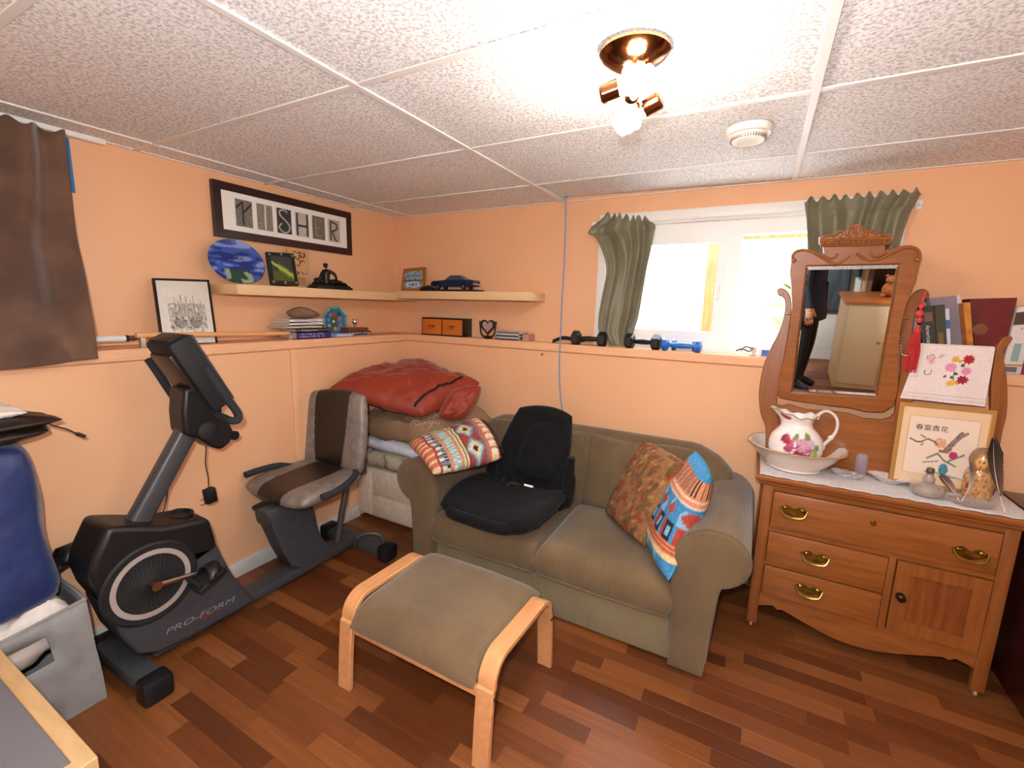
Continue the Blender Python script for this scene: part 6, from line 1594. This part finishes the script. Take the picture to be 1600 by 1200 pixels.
# ================================================================== BEHIND THE CAMERA (seen in the mirror)
cream = M('cream_door_paint', '#D9C9A4', .5)
dcas = M('door_white', '#DDD8CC', .45)
d1_ = G().bb((2.62, YF, .005), (3.42, YF+.035, 2.02), .003).obj('door_1', dcas, kind='structure')
for z0, z1 in ((.15, .85), (.95, 1.9)):
    for x0 in (2.72, 3.06): G().bb((x0, YF+.033, z0), (x0+.26, YF+.041, z1), .004).obj('door_panel', dcas, d1_)
G().lathe([(.025, 0), (.012, .006), (.012, .03), (.026, .04), (.024, .058), (0, .062)], 18, (2.69, YF+.034, .98), Matrix.Rotation(-PI/2, 4, 'X')).obj('door_knob', brass, d1_)
cg_ = G().bb((2.55, YF, 0), (2.62, YF+.018, 2.09), .003).bb((3.42, YF, 0), (3.49, YF+.018, 2.09), .003).bb((2.62, YF, 2.02), (3.42, YF+.018, 2.09), .003).obj('casing', dcas, d1_)
G().bb((0+DL, YF, 0), (2.55, YF+.014, .085), .003).bb((3.49, YF, 0), (XR, YF+.014, .085), .003).obj('baseboard_front', basem, kind='structure')
# cream cupboard and dark bookcase
cu_ = thing('cream_cupboard', 'cream painted cupboard with two plain doors standing before the bookcase', 'cupboard', (3.62, -3.6, 0))
G().bb((3.27, -3.85, 0), (3.97, -3.36, .87), .004).obj('body', cream, cu_)
G().bb((3.25, -3.87, .87), (3.99, -3.34, .90), .004).obj('top', wood('orange_pine', '#C07A44', '#B06A36', (1,10,10), .4, 4), cu_)
for a, b in ((3.29, 3.61), (3.63, 3.95)):
    d_ = G().bb((a, -3.36, .05), (b, -3.343, .85), .004).obj('door', cream, cu_)
    G().ball(((a+.04) if a > 3.5 else (b-.04), -3.336, .5), .014, 10).obj('knob', brass, d_)
tdy = thing('carved_bear', 'small orange wooden bear standing on the cream cupboard', 'figurine', (3.62, -3.6, .90))
pine = MATS['orange_pine']; q = V(3.62-4.02, -3.6+3.1, .90-1.05)
gg = G().ball((4.02, -3.1, 1.12), (.065, .055, .07), 16).ball((4.02, -3.1, 1.215), (.045, .045, .042), 16).ball((4.02, -3.065, 1.208), (.02, .02, .016), 10).ball((3.985, -3.11, 1.25), .016, 8).ball((4.055, -3.11, 1.25), .016, 8).ball((3.965, -3.065, 1.07), (.025, .035, .022), 10).ball((4.075, -3.065, 1.07), (.025, .035, .022), 10)
gg.v = [p+q for p in gg.v]; gg.obj('body', pine, tdy, ang=70)
bkc = thing('dark_bookcase', 'tall dark brown bookcase standing against the wall', 'bookcase', (3.97, -4.12, 0))
for x in (3.54, 4.38): G().bb((x, YF+.005, 0), (x+.025, -4.0, 1.9)).obj('side', dkw, bkc, smooth=False)
G().bb((3.565, YF+.005, .03), (4.38, YF+.02, 1.9)).obj('back', dkw, bkc, smooth=False)
for z in (.03, .42, .8, 1.16, 1.52, 1.875): G().bb((3.565, YF+.02, z), (4.38, -4.0, z+.022)).obj('shelf', dkw, bkc, smooth=False)
# person in dark clothes standing behind the camera
def person(loc, rot):
    t = thing('person', 'standing person in a dark navy jacket and black trousers', 'person', loc, rot)
    me = bpy.data.meshes.new('body')
    J = dict(pel=(0,0,.95), sp=(0,.01,1.15), ch=(0,.0,1.35), nk=(0,-.01,1.49), hd0=(0,.01,1.57), hd1=(0,.02,1.70),
             lh=(-.09,0,.90), lk=(-.095,.02,.50), la=(-.095,-.02,.09), lt=(-.10,.13,.035), rh=(.09,0,.90), rk=(.095,.02,.50), ra=(.095,-.02,.09), rt=(.10,.13,.035),
             ls=(-.18,-.01,1.40), le=(-.225,.0,1.13), lw=(-.225,.06,.90), rs=(.18,-.01,1.40), re=(.225,.0,1.13), rw=(.225,.06,.90))
    R = dict(pel=(.15,.12), sp=(.14,.11), ch=(.16,.12), nk=(.058,.058), hd0=(.075,.09), hd1=(.07,.085), lh=(.095,.095), lk=(.062,.062), la=(.042,.045), lt=(.04,.03), rh=(.095,.095), rk=(.062,.062), ra=(.042,.045), rt=(.04,.03),
             ls=(.068,.068), le=(.05,.05), lw=(.034,.030), rs=(.068,.068), re=(.05,.05), rw=(.034,.030))
    for s, sg2 in (('l', -1), ('r', 1)):
        w_ = Vector(J[s+'w'])
        J[s+'p'] = tuple(w_+V(0, .01, -.07)); R[s+'p'] = (.020, .036)
        for k, (dx, L_) in enumerate(((-.028, .075), (-.009, .085), (.010, .08), (.028, .062))):
            a = Vector(J[s+'p'])+V(0, dx, -.03); J[s+'f%d' % k] = tuple(a+V(-sg2*.004, 0, -L_*.5)); J[s+'g%d' % k] = tuple(a+V(-sg2*.02, 0, -L_*.85)); R[s+'f%d' % k] = (.009, .009); R[s+'g%d' % k] = (.0075, .0075)
        a = w_+V(-sg2*.012, .045, -.045); J[s+'t0'] = tuple(a); J[s+'t1'] = tuple(a+V(-sg2*.008, .012, -.035)); R[s+'t0'] = (.011, .011); R[s+'t1'] = (.009, .009)
    E = [('pel','sp'),('sp','ch'),('ch','nk'),('nk','hd0'),('hd0','hd1'),('pel','lh'),('lh','lk'),('lk','la'),('la','lt'),('pel','rh'),('rh','rk'),('rk','ra'),('ra','rt'),('ch','ls'),('ls','le'),('le','lw'),('ch','rs'),('rs','re'),('re','rw')]
    for s in 'lr':
        E += [(s+'w', s+'p'), (s+'w', s+'t0'), (s+'t0', s+'t1')]
        for k in range(4): E += [(s+'p', s+'f%d' % k), (s+'f%d' % k, s+'g%d' % k)]
    names = list(J); me.from_pydata([J[n] for n in names], [(names.index(a), names.index(b)) for a, b in E], [])
    o = bpy.data.objects.new('body', me); COL.objects.link(o)
    sk = o.modifiers.new('skin', 'SKIN'); 
    for i, n in enumerate(names): me.skin_vertices[0].data[i].radius = R[n]; me.skin_vertices[0].data[i].use_root = (n == 'pel')
    sk.use_smooth_shade = True
    sb_ = o.modifiers.new('sub', 'SUBSURF'); sb_.levels = 2; sb_.render_levels = 2
    dg = bpy.context.evaluated_depsgraph_get(); dg.update()
    m2 = bpy.data.meshes.new_from_object(o.evaluated_get(dg)); bpy.data.objects.remove(o)
    m2.shade_smooth()
    nv_ = M('dark_navy_cloth', '#0E1220', .85, col2='#141828', scale=10); tr_ = M('black_trousers', '#0B0B0D', .85); skn = M('skin', '#C08A6A', .55); shoe = M('black_shoe', '#101010', .5); hair = M('brown_hair', '#2E1E14', .6)
    m2.materials.clear()
    for q in (nv_, tr_, skn, shoe): m2.materials.append(q)
    for p in m2.polygons:
        c = p.center
        hand = abs(c.x) > .185 and c.z < .90
        p.material_index = 2 if hand else 3 if c.z < .085 else 1 if c.z < .80 else 2 if (c.z > 1.49) else 0
    b = bpy.data.objects.new('body', m2); COL.objects.link(b); b.parent = t
    G().ball((0, .005, 1.70), (.092, .108, .09), 18).ball((0, -.03, 1.63), (.088, .075, .10), 16).obj('hair', hair, t, local=True)
    for s in (-1, 1):
        G().ball((s*.032, .098, 1.645), (.013, .008, .009), 10).obj('eye', M('eye_white', '#D8D4CE', .2), t, local=True); G().ball((s*.092, .005, 1.625), (.012, .022, .032), 10).obj('ear', skn, t, local=True)
    G().tube([V(0,.100,1.650), V(0,.116,1.620), V(0,.105,1.607)], [.008,.014,.011], 8).obj('nose', skn, t, local=True)
    G().tube([V(-.026,.094,1.572), V(0,.103,1.570), V(.026,.094,1.572)], [.004,.007,.004], 8).obj('mouth', M('lips', '#9A5A4E', .5), t, local=True)
    # jacket hem
    G().lathe([(.195, .76), (.198, .80), (.175, 1.0), (.165, 1.1), (.160, 1.1), (.170, 1.0), (.19, .80), (.19, .76)], 32, (0,0,0), sy=.78).obj('jacket_skirt', nv_, t, local=True)
    return t
person((2.95, -3.22, 0), -1.25)
# coat hanging on the door
ck = thing('hanging_coat', 'long slate grey coat hanging on the white door', 'coat', (3.24, YF+.09, .55))
G().puff([V(3.10, YF+.10, .60), V(3.40, YF+.10, .60), V(3.34, YF+.09, 1.62), V(3.16, YF+.09, 1.62)], .09, 24, 30, 4, wr=.02, ws=5, seed=40, up=(0,1,0)).obj('body', M('slate_cloth', '#3A4148', .9), ck, ang=70)
for s in (-1, 1): G().tube([V(3.25+s*.09, YF+.10, 1.57), V(3.25+s*.17, YF+.11, 1.3), V(3.25+s*.18, YF+.12, 1.0)], [.045, .045, .035], 10).obj('sleeve', MATS['slate_cloth'], ck)
G().tube([V(3.25, YF+.035, 1.70), V(3.25, YF+.07, 1.69), V(3.25, YF+.09, 1.63)], .006, 8).obj('hanging_loop', brass, ck)
